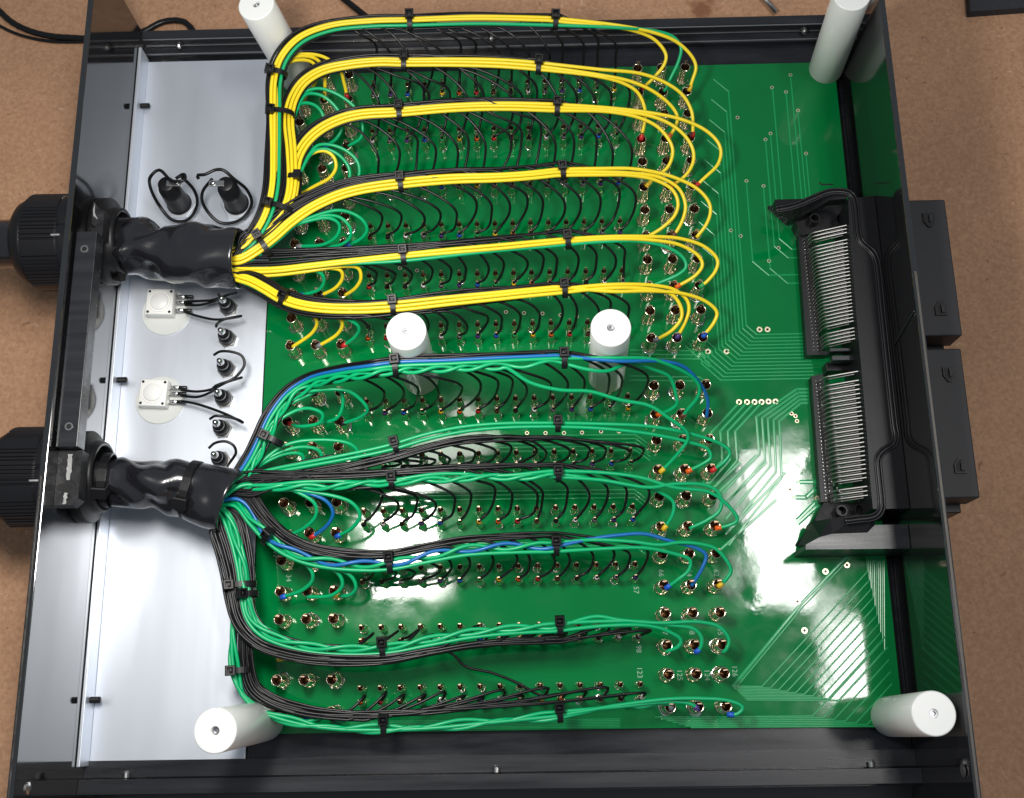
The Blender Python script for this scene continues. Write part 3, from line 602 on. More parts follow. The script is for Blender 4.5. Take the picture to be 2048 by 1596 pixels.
for bi, key in enumerate(ORDER):
    c = 11 - bi                       # channel number, counted from the front rail
    C = CENT[key]; L = arclen(C); root = thing('wire_bundle', DESC[key], 'wire bundle', C[0], 'wire bundles fanning out from the two sleeves')
    low = ROWY[2 * c]
    yel = key[0] == 'Y'
    tw = {'G1': {0: (0, 26, 1.3), 1: None, 2: None}, 'G3': {0: (0, 30, 1.25), 1: (2.1, 30, 1.25), 2: (4.2, 60, 1.0)}, 'G4': {1: (0, 34, 1.5), 2: (3.14, 34, 1.5)}, 'G5': {1: (0, 38, 1.2), 2: (3.1, 38, 1.2)}, 'G6': {0: (0, 40, 1.1), 1: (3, 40, 1.1)}}.get(key, {})
    offs = {'Y1': [(-.2, 1.1), (2.1, .3), (-2.0, .7)], 'Y5': [((-2.6, 1.9), .2), (0.6, 1.1), (-1.3, .7)], 'G1': [(2.0, 0.3), (-0.2, 1.0), (-2.0, 0.8)], 'G2': [(0, -.9), (1.1, 0.6), (-1.1, 0.6)], 'G4': [(2.4, 0), (-0.5, 0.6), (-0.5, 0.6)],
            'G3': [(0.6, .6), (0.6, .6), (-1.2, .6)], 'G5': [(2.0, .6), (-0.6, .8), (-0.6, .8)], 'G6': [(1.6, .3), (0.2, .3), (1.4, 1.0)]}.get(key, [(1.95, .7), (0.0, 1.1), (-1.95, .7)])
    for k, (kind, pts) in enumerate(RIGHT[key]):
        u, wv = offs[k]
        if not pts: continue
        body = start_of(C, L[-1] - 2, u, wv, tw.get(k))
        z0 = C[-1][2]; n = len(pts)
        d = np.concatenate([[0], np.cumsum([math.dist(pts[i], pts[i + 1]) for i in range(n - 1)])]); d /= d[-1]
        zz = z0 + (BGZ - z0) * np.clip((d + 0.02), 0, 1) ** 1.35
        zz[-1] = 13.2
        wire(kind, np.vstack([body[:-2], pxpath(pts, list(zz))]), root, RMARK[key][k])
    if key == 'G1':                   # a fourth wire that strays down to the next channel
        body = start_of(C, reach(C, 1025), 2.0, -0.6, (3.14, 26, 1.3))
        stray = [(1060, 765), (1120, 780), (1180, 783), (1240, 800), (1300, 812), (1340, 838), (1372, 862), (1376, 878), (1362, 900), (1340, 925), (1320, 945)]
        wire('green', np.vstack([body[:-1], pxpath(stray, [54, 50, 46, 42, 38, 34, 29, 26, 22, 17, 13.5])]), root, 4)
    for k, (kind, pts) in enumerate(LEFT[key]):
        s0 = at(pts[0][0], pts[0][1], 33)
        i = int(np.argmin([math.dist(project(p), pts[0]) for p in C]))
        z0 = C[i][2]; body = start_of(C, max(L[i] - 14, 6), (k - 1) * 1.7, -1.3)
        n = len(pts); d = np.linspace(0, 1, n)
        zz = (z0 - 2) + (BGZ - z0 + 2) * d ** 1.4; zz[-1] = 13.2
        wire(kind, np.vstack([body, pxpath(pts[1:], list(zz[1:]))]), root, (c * 2 + k * 4 + 2 if (c + k) % 3 else None), kind != 'black')
    lv, bl, tg = BLK[key]
    code0 = (8 + (11 - c)) if yel else (8 + (5 - c))
    for k in range(15):
        xw = SX0 + k * SP; E = np.array([xw + 0.25, low + 4.4 + 0.2, SMZ - 0.9])
        ex, ey = project(E)
        j1, j2, j3 = random.gauss(0, 8), random.gauss(0, 6.5), random.gauss(0, .06)
        if random.random() < .12: j1 -= 24; j2 += 7
        fan = FAN.get(key)
        if k >= fan[1]: u0, u1, wv = fan[0] * (3.3 + fan[2] * (k - fan[1])), fan[0] * (2.9 + 0.30 * (k - fan[1])), 0.1 + 0.7 * (k % 2)
        else: u0 = u1 = -2.6 + 1.25 * (k % 5); wv = -1.5 - 1.1 * (k // 5)
        if key == 'Y6' and k < 8: u0 = u1 = abs(u0) + 1.6
        u = (u0, u1)
        if key == 'G6':
            s = reach(C, min(ex - 40, 700 + 14 * k)); body = start_of(C, s, u, wv)
            hx = ex + 9 + j2 * .6; hy = ey - 13 + j1 * .5
            arc = [((body_end := project(body[-1]))[0] * .45 + hx * .55, body_end[1] * .45 + hy * .55 + 4), (hx, hy), (ex + 5, ey - 5)]
            zs = [20, 17.5, 13.5]
        elif key == 'G5':
            s = reach(C, ex + 4 + j1); body = start_of(C, s, u, wv); bx, by = project(body[-1])
            arc = [(ex + 26 + j2, ey - 14 + j1 * .4), (ex + 13, ey - 6)]; zs = [20, 14]
        else:
            s = reach(C, ex - lv + j1 - (k < 2) * 4); body = start_of(C, s, u, wv); bx, by = project(body[-1]); zb = body[-1][2]
            dy = ey - by
            bb = bl + j2
            arc = [(bx + (ex + bb - bx) * 0.55, by + dy * 0.16), (ex + bb * 0.93, by + dy * (0.42 + j3)), (ex + bb, by + dy * (0.62 + j3)), (ex + bb * random.uniform(.35, .75), by + dy * (0.86 + j3 * .4))]
            zs = [zb - 2.0, zb * 0.72 + 2, zb * 0.48 + 4, SMZ + 2.5]
        Q = np.vstack([body[::2], pxpath(arc, zs), [E + (0, 0.2, 2.0) if key not in ('G6', 'G5') else E + (.8, .6, 1.2)], [E - (0, 0, 1.0)]])
        wire('black', Q, root, (code0 - k) % 10 if (c, k) not in ((7, 1), (3, 2)) else None, False, 2.2)
    ORG[root.name] = ORG[root.name]
# one thin black wire straying between the two front channels
stray = put('black_wire', tube(spline(pxpath([(860, 1292), (905, 1308), (930, 1332), (985, 1346), (1035, 1366), (1075, 1388), (1098, 1394)], [24, 22, 20, 18, 17, 16, 15])), RB, 7), M['black'], None, True)
tag(stray, 'thin black wire straying alone across the bare board between the two front bundles', 'wire')

# ------------------------------------------------------------------ cable ties
def tie(center, T, side, ru, rw, label, headscale=1.0, group='black cable ties', zlift=0.75, sidef=0.95):
    T = np.array(T, float); T /= np.linalg.norm(T)
    N = np.array(side, float); N -= T * np.dot(N, T); N /= np.linalg.norm(N)
    Z = np.cross(T, N);
    if Z[2] < 0: Z = -Z
    c = np.array(center, float)
    o = thing('cable_tie', label, 'cable tie', c, group)
    n = 28; V = []; F = []
    hw, th = 1.35 * headscale, 0.55 * headscale
    for i in range(n):
        a = 2 * math.pi * i / n
        for (e, f) in ((0, -hw), (0, hw), (th, hw), (th, -hw)):
            V.append(c + N * (ru + e) * math.cos(a) + Z * (rw + e) * math.sin(a) + T * f)
    for i in range(n):
        j = (i + 1) % n
        for k in range(4): F.append((i * 4 + k, i * 4 + (k + 1) % 4, j * 4 + (k + 1) % 4, j * 4 + k))
    put('strap', (V, F), M['nylon'], o, False)
    # head: a hollow block with the pawl inside
    hs = headscale; hc = c + N * ru * sidef + Z * (rw * zlift + 0.9 * hs)
    a, b_, h = 2.3 * hs, 2.35 * hs, 1.9 * hs
    R = [(-a, -b_), (a, -b_), (a, b_), (-a, b_)]; r = [(-a * .62, -b_ * .5), (a * .62, -b_ * .5), (a * .62, b_ * .62), (-a * .62, b_ * .62)]
    V = [(x, y, -h) for x, y in R] + [(x * 1.0, y * 1.0, h - 0.35 * hs) for x, y in R] + [(x * .9, y * .9, h) for x, y in R] + [(x, y, h) for x, y in r] + [(x, y, -h * .3) for x, y in r]
    F = [(3, 2, 1, 0), (16, 17, 18, 19)]
    for k in range(4):
        j = (k + 1) % 4
        F += [(k, j, 4 + j, 4 + k), (4 + k, 4 + j, 8 + j, 8 + k), (8 + k, 8 + j, 12 + j, 12 + k), (12 + k, 12 + j, 16 + j, 16 + k)]
    tr_ = lambda V: [hc + T * v[0] + N * v[1] + Z * v[2] for v in V]
    hd = put('head', (tr_(V), F), M['nylon'], o, False)
    pw = box(-a * .45, a * .45, -b_ * .38, b_ * .12, -h * .3, h * .55, 0.2 * hs)
    put('pawl', (tr_(pw[0]), pw[1]), M['nylon'], hd, True)
    tl = box(-hw, hw, -b_ * .9, -b_ * 2.4, -h * .5, -h * .5 + th)
    return o
def tie_on(key, px, py, label, ru=3.4, rw=2.9, side=None, du=0.0, hs=1.0):
    C = CENT[key]; i = int(np.argmin([math.dist(project(p), (px, py)) for p in C])); i = min(max(i, 1), len(C) - 2)
    T = C[i + 1] - C[i - 1]; T /= np.linalg.norm(T)
    sd = np.array(side if side is not None else (0.0, 1.0, 0.25))
    c = C[i] + np.array([0, 0, -0.3])
    return tie(c + np.array([0, 0, 0]), T, sd, ru, rw, label, hs)
NAMES = {'Y1': 'topmost yellow bundle over the rear rail', 'Y2': 'second yellow bundle from the rear rail', 'Y3': 'third yellow bundle from the rear rail', 'Y4': 'fourth yellow bundle from the rear rail', 'Y5': 'fifth yellow bundle from the rear rail', 'Y6': 'lowest yellow bundle',
         'G1': 'green and blue bundle before the posts', 'G2': 'plain green pair bundle', 'G3': 'twisted green bundle', 'G4': 'green bundle twisted with blue', 'G5': 'green bundle second from the front', 'G6': 'mostly black bundle at the front'}
for key, a, b in (('Y1', (822, 45), (1112, 44)), ('Y2', (805, 126), (1080, 134)), ('Y3', (800, 225), (1117, 217)), ('Y4', (800, 368), (1128, 345)), ('Y5', (808, 514), (1138, 483)), ('Y6', (790, 614), (1132, 580)),
                  ('G1', (790, 734), (1132, 719)), ('G2', (794, 893), (1119, 850)), ('G3', (787, 963), (1120, 950)), ('G4', (781, 1128), (1116, 1094)), ('G5', (768, 1298), (1123, 1255)), ('G6', (770, 1453), (1123, 1427))):
    ru = 4.0 if key[0] == 'Y' else (4.2 if key not in ('G2', 'G3') else 3.3)
    tie_on(key, *a, 'cable tie on the ' + NAMES[key] + ', end nearer the sleeve', ru, 3.0)
    tie_on(key, *b, 'cable tie on the ' + NAMES[key] + ', end nearer the large sockets', ru * .9, 2.8)
LS = (-1.0, 0.12, 0.25)
tie_on('Y1', 551, 146, 'cable tie round the yellow trunk beside the rear post, topmost on the trunk', 4.6, 4.2, LS)
def tie_at(px, py, z, T, side, ru, rw, label, hs=1.0): return tie(at(px, py, z), T, side, ru, rw, label, hs)
tie_at(562, 228, 40, (0, 1, 0), (-1, 0.06, 0.3), 6.4, 4.2, 'cable tie spanning both strands of the yellow trunk, second from its top')
tie_at(587, 357, 34, (0.05, 1, 0), (-0.1, -0.3, 1), 3.8, 3.2, 'small cable tie round the inner strand of the yellow trunk')
tie_at(560, 418, 36, (0.25, 1, 0), (-1, 0.28, 0.25), 7.2, 4.8, 'shiny cable tie across the foot of the yellow trunk above the sleeve mouth')
tie_at(528, 492, 37, (1, 0.65, 0), (-0.6, 1, 0.3), 6.4, 4.8, 'cable tie round the black fan just outside the rear sleeve mouth')
tie_on('Y6', 566, 598, 'cable tie on the lowest yellow bundle where it bends under the sleeve', 3.8, 3.2, (0.2, 1, 0.5))
tie_at(545, 880, 36, (0.45, 1, 0), (-1, 0.3, 0.3), 5.2, 4.0, 'cable tie round the green bundle climbing from the front sleeve')
tie_on('G4', 538, 1072, 'cable tie on the green and blue bundle close under the front sleeve', 4.4, 3.4, (0.3, 1, 0.9))
tie_at(483, 1170, 27, (0.1, -1, 0), (-1, -0.05, 0.3), 6.6, 4.4, 'upper of two adjoining cable ties on the green and black trunk')
tie_at(494, 1189, 27, (0.1, -1, 0), (-1, 0.0, 0.9), 5.2, 4.2, 'lower of two adjoining cable ties on the green and black trunk')
tie_at(481, 1341, 23, (0.05, -1, 0), (-1, -0.2, 0.3), 5.2, 4.0, 'cable tie on the black trunk beside the silver plate near the front post')

# ------------------------------------------------------------------ shrink sleeves and cable glands
def sleeve(pts, zs, rad, label, seed, crush=1.0):
    Q = spline(pxpath(pts, zs), 1.5); T, N, Bn = frames(Q); L = arclen(Q); n = 40
    g = np.random.default_rng(seed); V = []; F = []
    dents = [(g.uniform(-2.6, 1.8), g.uniform(0, L[-1]), g.uniform(0, 2 * math.pi), g.uniform(4, 11), g.uniform(.25, .6), g.uniform(-.07, .07)) for _ in range(70)]
    folds = [(g.uniform(-.7, .7), g.uniform(0, L[-1]), g.uniform(0, 2 * math.pi), g.uniform(10, 18), g.uniform(.10, .2), g.uniform(-.05, .05)) for _ in range(12)]
    R = np.interp(L / L[-1], [a for a, _ in rad], [b for _, b in rad])
    a = np.arange(n) * 2 * math.pi / n
    for i in range(len(Q)):
        env = min(1, L[i] / 8) 
        r = R[i] + np.zeros(n)
        for am, l0, a0, wl, wa, tw_ in dents + folds:
            da = (a - a0 - tw_ * (L[i] - l0) + math.pi) % (2 * math.pi) - math.pi
            r = r + crush * env * am * math.exp(-((L[i] - l0) / wl) ** 2) * np.exp(-(da / wa) ** 2)
        V.extend(Q[i] + r[q] * (math.cos(a[q]) * N[i] + math.sin(a[q]) * Bn[i]) for q in range(n))
    m0 = len(V)
    for i in range(len(Q) - 1):
        for q in range(n): F.append((i * n + q, i * n + (q + 1) % n, (i + 1) * n + (q + 1) % n, (i + 1) * n + q))
    # rolled lip and dark inside of the mouth
    for rr, back in ((0.93, 0.0), (0.90, 3.0), (0.0, 6.0)):
        for q in range(n):
            e = np.array(V[(len(Q) - 1) * n + q]); V.append(Q[-1] + (e - Q[-1]) * rr - T[-1] * back)
    for s in range(3):
        b0 = (len(Q) - 1) * n if s == 0 else m0 + (s - 1) * n
        for q in range(n): F.append((b0 + q, b0 + (q + 1) % n, m0 + s * n + (q + 1) % n, m0 + s * n + q))
    o = thing('shrink_sleeve', label, 'cable sleeve', Q[0], 'crumpled shrink sleeves')
    put('tube', (V, F), M['rubber'], o, True)
    return Q, T
s1 = sleeve([(203, 487), (235, 491), (265, 497), (300, 505), (350, 510), (400, 512), (445, 515), (480, 517)], [35, 35, 35.5, 36, 36, 36, 36, 36], [(0, 11.2), (.18, 12.0), (.26, 14.6), (.45, 15.2), (.7, 15.6), (.88, 15.8), (1, 15.6)], 'crumpled black shrink sleeve the yellow wires come out of', 21, 1.5)
s2 = sleeve([(172, 958), (205, 960), (240, 962), (300, 966), (350, 975), (400, 984), (440, 993), (468, 1004)], [35, 35, 34, 33, 32, 31.5, 31, 31], [(0, 11.0), (.14, 11.5), (.2, 12.6), (.4, 14.2), (.58, 14.4), (.68, 13.0), (.84, 15.4), (1, 16.2)], 'crumpled black shrink sleeve the green wires come out of', 11)
def tie_sleeve(sq, px, py, ru, label, side, zl=.2, sf=1.0):
    Q, T = sq; i = int(np.argmin([math.dist(project(p), (px, py)) for p in Q]))
    return tie(Q[i], T[i], side, ru, ru, label, 1.5, zlift=zl, sidef=sf)
tie_sleeve(s1, 250, 494, 13.6, 'wide cable tie clamping the rear sleeve next to its gland', (0, -1, -0.5))
tie_sleeve(s2, 216, 960, 12.6, 'wide cable tie clamping the front sleeve next to its gland', (0.0, -0.62, 0.78), 0.0, 1.05)
tie_sleeve(s2, 388, 980, 13.9, 'wide cable tie pinching the middle of the front sleeve', (0.0, -0.6, 0.8), 0.0, 1.05)

def gland(y, label, dx, lettering, r=24.6):
    z = 35.0; o = thing('cable_gland', label, 'cable gland', (XL - 3, y, z), 'cable glands in the side panel')
    def rib(k, a):
        seg = (a / (2 * math.pi) * 6) % 1.0
        return (0.75 if math.sin(a * 72) > 0 else 0.0) if 0.14 < seg < 0.86 else 0.8
    n = 432
    V, F = lathe([(r - 1.6, 0), (r - 0.5, 0.05), (r - 0.4, 1.0), (r - 0.5, 17.5), (r - 1.2, 18.5)], n, 'x', (XL - 33.0 + dx, y, z), rib)
    put('ribbed_nut', (V, F), M['plastic'], o, False)
    V, F = lathe([(12.6, -9.5), (14.0, -9.8), (17.5, -8.6), (20.8, -6.0), (22.6, -2.6), (23.0, 0.2)], 48, 'x', (XL - 33.0 + dx, y, z)); put('dome', (V, F), M['nylon'], o, True)
    hexa = lambda k, a: -1.9 * (1 - abs(math.cos(3 * a)) ** .5) if k in (1, 2, 3) else 0
    V, F = lathe([(r - 3, 18.5), (r + 0.4, 18.6), (r + 0.6, 20.5), (r + 0.4, 29.0 - dx), (r - 2, 29.7 - dx)], 96, 'x', (XL - 33.0 + dx, y, z), hexa); hx = put('hex_body', (V, F), M['plastic'], o, False)
    V, F = lathe([(14.5, -0.1), (22.0, -0.1), (22.4, 0.6), (22.4, 5.4), (21.8, 6.0), (17.8, 6.2), (17.6, 9.5), (16.9, 11.4), (15.4, 11.6), (14.8, 10.6), (14.4, 2)], 60, 'x', (XL, y, z)); put('lock_ring', (V, F), M['nylon'], o, True)
    V, F = lathe([(12.3, -90), (12.5, -89), (12.5, -8), (12.5, 0)], 28, 'x', (XL - 33.0 + dx, y, z)); put('cable', (V, F), M['rubber'], o, True)
    for yy, zz in ((y - 6.5, z + r + 0.2),):
        put('index_mark', box(XL - 16.5 + dx, XL - 12.2 + dx, yy - .45, yy + .45, z + math.sqrt(max(0, r * r - 6.5 ** 2)) - .3, z + math.sqrt(max(0, r * r - 6.5 ** 2)) + .75, .1), M['chip'], o)
    if lettering:
        def xf(x, yy, zz):
            a = -x / (r + 0.6) - 0.0
            return (XL - 9.0 + dx + yy, y + 5 + (r + .75) * math.sin(a), z + (r + .78) * math.cos(a) - 0.2)
        put('raised_lettering', text_mesh(lettering, 5.2, xf), M['plastic'], o)
    return o
gland(235.6, 'ribbed black cable gland outside the side panel, toward the rear rail', 0.0, None)
gland(111.8, 'ribbed black cable gland outside the side panel, toward the front rail', 2.0, 'FV2RE IU')

# black bar clipped along the inner top of the side panel
bar = thing('clamp_bar', 'matte black square bar lying along the side panel top between the two glands', 'bar', (-276, 170, 60))
put('bar', box(-281.4, -271.4, 118.5, 225.6, 61.0, 70.0, 0.35), M['rail'], bar)
for px, py in ((169, 498), (138, 853)):
    p = at(px, py, 70); n = 18; V, F = [], []
    for r_, z_ in ((1.9, 70.02), (1.9, 70.3), (1.25, 70.3), (1.2, 69.9)): V += [(p[0] + r_ * math.cos(2 * math.pi * i / n), p[1] + r_ * math.sin(2 * math.pi * i / n), z_) for i in range(n)]
    for k in range(3): F += [(k * n + i, k * n + (i + 1) % n, (k + 1) * n + (i + 1) % n, (k + 1) * n + i) for i in range(n)]
    h = put('screw_hole', (V, F), M['steel'], bar); put('bore', ([(x, y, 70.06) for x, y in disc(p, 1.24)], [tuple(range(20))]), M['hole'], h)
def clamp(y0, y1, notch):
    x0, x1, z = -282.2, -271.2, 64.0
    P = [(x0, y0), (x1 - 3, y0), (x1, y0 + 3), (x1, y1), (x0, y1)] if notch else [(x0 + 4, y0), (x1, y0), (x1, y1 - 1), (x1 - 4, y1), (x0 + 5, y1 + 4), (x0 + 5, y1 - 8), (x0 + 7.5, y1 - 10), (x0 + 5, y1 - 13), (x0 + 4, y0 + 4)]
    e = put('end_plate', prism(P, z - 8, z), M['worn'], bar); return e
e = clamp(92.5, 118.2, True)
def chip(x0, x1, y0, y1, par):
    g = np.random.default_rng(int(abs(x0 * 7 + y0))); n = 9
    L_ = [(x0 + g.uniform(-.25, .45), y0 + (y1 - y0) * i / n) for i in range(n + 1)]; R_ = [(x1 + g.uniform(-.5, .3), y0 + (y1 - y0) * i / n) for i in range(n, -1, -1)]
    put('paint_chip', prism(L_ + R_, 64.01, 64.09), M['chip'], par)
chip(-277.6, -275.4, 104.2, 116.4, e); chip(-278.0, -276.3, 93.0, 98.3, e)
put('slot', prism(disc((-278.2, 100.8), 1.7) , 64.02, 64.05), M['hole'], e); put('slot', box(-281, -275.5, 99.2, 102.2, 64.02, 64.06), M['hole'], e)
e = clamp(225.9, 240.5, False)
put('paint_chip', prism([(-276.9, 240.0), (-276.2, 243.2), (-275.9, 238.0), (-274.0, 234.5), (-276.4, 236.4)], 64.01, 64.12), M['chip'], e)

# ------------------------------------------------------------------ parts on the aluminium plate
def frame_place(base, ax):
    b = np.array(base, float); ax = np.array(ax, float); ax /= np.linalg.norm(ax)
    x = np.cross((0, 1, 0), ax); x /= np.linalg.norm(x); y = np.cross(ax, x)
    return lambda V: [b + x * v[0] + y * v[1] + ax * v[2] for v in V]
def fuse_holder(base, top, label, loop, flip):
    b = at(*base, PZ); tpz = 27.0
    o = thing('fuse_holder', label, 'fuse holder', b, 'black fuse holders on the silver plate')
    tr_ = frame_place(b, (0, 0, 1))
    V, F = lathe([(9.2, 0.05), (9.2, 2.2), (8.7, 2.5), (5.6, 2.5)], 6); put('hex_nut', (tr_(V), F), M['alu'], o)
    V, F = lathe([(6.7, 2.0), (6.9, 3.5), (6.3, 4.2), (6.1, 5), (5.7, 16), (5.5, 22), (4.6, 22.6), (4.4, tpz - .4), (3.9, tpz), (0, tpz)], 36); put('body', (tr_(V), F), M['plastic'], o, True)
    d = 1 if not flip else -1
    V, F = box(0.5 * d if d > 0 else -8.6, 8.6 if d > 0 else -0.5, -1.6, 1.6, tpz, tpz + 0.8, .15); lg = put('terminal', (tr_(V), F), M['steel'], o)
    V, F = lathe([(1.6, tpz + .8), (1.5, tpz + 1.5), (0.7, tpz + 2.0), (0, tpz + 2.1)], 14, c=(6.4 * d, 0, 0)); put('solder_joint', (tr_(V), F), M['solder'], lg, True)
    V, F = box(5.0 * -d - .4, 5.0 * -d + .4, -1.4, 1.4, 14, 19, .1); put('side_lug', (tr_(V), F), M['plastic'], o)
    pts, zs = loop
    put('lead', tube(spline(pxpath(pts, zs), 1.4), 0.9, 8), M['black'], o, True)
fuse_holder((362, 412), None, 'black fuse holder whose terminal tab points at the other one', ([(352, 357), (368, 348), (369, 360), (345, 362), (318, 340), (302, 352), (300, 372), (318, 410), (345, 440), (375, 440), (394, 412), (388, 380), (360, 350)], [28, 29, 30, 30, 29, 28, 20, 8, 4, 4, 8, 18, 26]), False)
fuse_holder((476, 412), None, 'black fuse holder standing nearest the yellow wire trunk', ([(398, 358), (394, 351), (410, 349), (430, 340), (446, 340), (468, 358), (494, 380), (503, 410), (480, 440), (440, 445), (408, 412), (405, 385), (424, 358)], [28, 29, 30, 30, 30, 26, 18, 8, 4, 4, 10, 18, 25]), True)

def panel_jack(base, label, k):
    b = at(*base, PZ); o = thing('panel_jack', label, 'panel jack', b, 'small black jacks in a column on the silver plate')
    tr_ = frame_place(b, (0, 0, 1))
    V, F = lathe([(5.1, 0.05), (5.1, 1.8), (4.8, 2.0), (3.4, 2.0)], 6); V = [(x * math.cos(.3 + k) - y * math.sin(.3 + k), x * math.sin(.3 + k) + y * math.cos(.3 + k), z) for x, y, z in V]
    put('hex_nut', (tr_(V), F), M['steel'], o)
    V, F = lathe([(3.8, 1.5), (3.9, 2.4)] + [(3.8 + .15 * (i % 2), 2.6 + i * .45) for i in range(8)] + [(3.7, 6.4), (3.5, 8.5), (2.9, 8.8), (2.8, 11.0), (2.4, 11.2), (2.3, 12.4), (0, 12.4)], 28); put('body', (tr_(V), F), M['plastic'], o, True)
    V, F = lathe([(2.15, 10.2), (2.2, 10.6), (2.2, 11.0)], 20); V2, F2 = lathe([(1.9, 12.3), (2.0, 14.2), (1.5, 15.8), (1.2, 17.2), (0, 17.4)], 14)
    ring = put('terminal', (tr_(V2), F2), M['solder'], o, True)
    V, F = lathe([(2.95, 9.2), (3.05, 9.4), (3.05, 10.0), (2.95, 10.2)], 24); put('collar', (tr_(V), F), M['steel'], o, True)
JB = [(459, 618), (457, 680), (455, 740), (450, 800), (447, 860), (444, 922)]
LBJ = ['topmost black panel jack, half under the rear sleeve', 'second black panel jack from the rear sleeve', 'third black panel jack, level with the gap between the push buttons', 'fourth black panel jack, wired to the lower push button', 'fifth black panel jack, just above the last', 'lowest black panel jack, nearest the front sleeve']
for k, p in enumerate(JB): panel_jack(p, LBJ[k], k)
def loose(pts, zs, label):
    o = put('jumper_wire', tube(spline(pxpath(pts, zs), 1.3), 0.72, 8), M['black'], None, True); tag(o, label, 'wire', 'black jumper wires on the silver plate')
loose([(370, 603), (395, 602), (425, 600), (440, 594), (436, 588)], [7, 8, 10, 14, 16], 'black jumper from the upper button to the topmost panel jack, upper strand')
loose([(370, 610), (400, 610), (430, 602), (445, 594), (455, 590), (472, 586)], [7, 8, 10, 13, 15, 20], 'black jumper from the upper button running under the rear sleeve')
loose([(370, 624), (395, 632), (430, 639), (465, 636), (484, 632), (470, 634), (445, 640), (434, 648), (432, 654)], [7, 8, 9, 11, 12, 14, 16, 17, 16], 'black jumper from the upper button to the second panel jack')
loose([(428, 710), (440, 703), (465, 704), (484, 712), (489, 728), (480, 745), (462, 760), (440, 768), (430, 772)], [16, 18, 18, 17, 16, 16, 17, 17, 16], 'black jumper looping from the third panel jack to the fourth')
loose([(362, 780), (395, 783), (425, 778), (455, 764), (484, 755), (460, 762), (435, 770), (426, 776)], [7, 8, 10, 13, 14, 16, 17, 16], 'black jumper from the lower button to the fourth panel jack')
loose([(362, 791), (395, 794), (420, 785), (432, 778)], [7, 8, 11, 15], 'short black jumper from the lower button to the fourth panel jack')
loose([(362, 802), (390, 807), (425, 818), (460, 832), (487, 846), (478, 840), (450, 833), (430, 832), (420, 838)], [7, 8, 9, 11, 12, 14, 17, 18, 16], 'black jumper from the lower button to the fifth panel jack')
loose([(418, 896), (430, 886), (452, 883), (468, 892), (472, 905), (465, 918), (455, 932), (450, 945)], [16, 18, 18, 17, 15, 13, 12, 12], 'black jumper curling from the lowest panel jack under the front sleeve')
def push_button(px, py, dx, dy, rot, label):
    b = at(px, py, PZ); o = thing('push_button', label, 'push button', b, 'white square push buttons on the silver plate')
    V, F = lathe([(13.0, .02), (13.0, .8), (12.7, 1.0), (0, 1.0)], 56, c=(b[0] + dx, b[1] + dy, PZ)); put('washer', (V, F), M['frost'], o)
    ca, sa = math.cos(rot), math.sin(rot)
    tr_ = lambda V: [(b[0] + ca * v[0] - sa * v[1], b[1] + sa * v[0] + ca * v[1], PZ + v[2]) for v in V]
    V, F = box(-7.2, 7.2, -7.2, 7.2, 1.0, 7.6, .5); bd = put('housing', (tr_(V), F), M['whiteplastic'], o, True)
    V, F = lathe([(5.9, 7.58), (5.9, 7.9), (5.5, 8.1), (5.3, 7.7), (5.1, 7.7), (5.0, 8.6), (4.6, 9.0), (0, 9.05)], 40); put('cap', (tr_(V), F), M['whiteplastic'], bd, True)
    for x in (-5.8, 5.8):
        for y in (-5.8, 5.8):
            V, F = lathe([(.75, 7.62), (0, 7.62)], 10, c=(x, y, 0)); put('rivet_hole', (tr_(V), F), M['frost'], bd)
    for y in (3.9, 0.6, -3.9):
        V, F = box(7.1, 11.2, y - 1.0, y + 1.0, 4.2, 4.7, .1); t_ = put('terminal', (tr_(V), F), M['steel'], o)
        V, F = lathe([(.9, -2.2), (1.1, -1), (.95, .8), (.6, 1.6)], 12, 'x', (11.2, y, 4.8)); put('solder_joint', (tr_(V), F), M['solder'], t_, True)
        V, F = lathe([(.95, 0), (1.0, .3), (1.0, 4.2), (.85, 4.4)], 12, 'x', (12.4, y, 4.8)); put('insulation', (tr_(V), F), M['black'], t_, True)
push_button(328, 613, 1.6, -3.6, -0.03, 'white square push button with three black leads, just under the rear sleeve')
push_button(315, 793, 1.8, -2.2, -0.05, 'white square push button with three black leads, level with the fourth panel jack')

# ------------------------------------------------------------------ edge connector
HZ = 31.0
conn = thing('edge_connector', 'big black edge connector with two blocks of bare silver pins at the side panel', 'connector', (100, 175, 0))
P = lambda pts, z=HZ: [tuple(at(x, y, z)[:2]) for x, y in pts]
front = P([(1694, 392), (1706, 398), (1714, 440), (1722, 480), (1745, 500)])   # only used for the shape of the edge
xl_top = [(1696, 398), (1700, 470), (1712, 620), (1722, 730), (1734, 870), (1742, 980), (1746, 1018)]
strip = P(xl_top) + [(117.2, at(1746, 1018, HZ)[1]), (117.2, at(1700, 392, HZ)[1])]
shell = put('shroud', prism(strip, 1.0, HZ), M['plastic'], conn)
for a_, w_ in (([(1552, 420), (1590, 412), (1640, 391), (1660, 384), (1690, 384), (1703, 390), (1709, 405), (1712, 430), (1716, 468), (1722, 484), (1745, 505), (1752, 520), (1756, 545), (1764, 625), (1775, 730), (1788, 850), (1791, 872), (1786, 888), (1763, 905), (1756, 918), (1757, 940), (1763, 1000), (1763, 1016), (1755, 1030), (1740, 1036), (1722, 1038), (1690, 1042)], 1.9),):
    Qr = spline(pxpath(a_, HZ), 1.4)
    for off in (-1.45, 1.45):
        put('ridge', tube(offset_path(Qr, np.full(len(Qr), off), np.full(len(Qr), .15)), 0.55, 8), M['plastic'], shell, True)
    put('ridge', tube(offset_path(Qr, np.zeros(len(Qr)), np.full(len(Qr), -.75)), 1.3, 8), M['plastic'], shell, True)
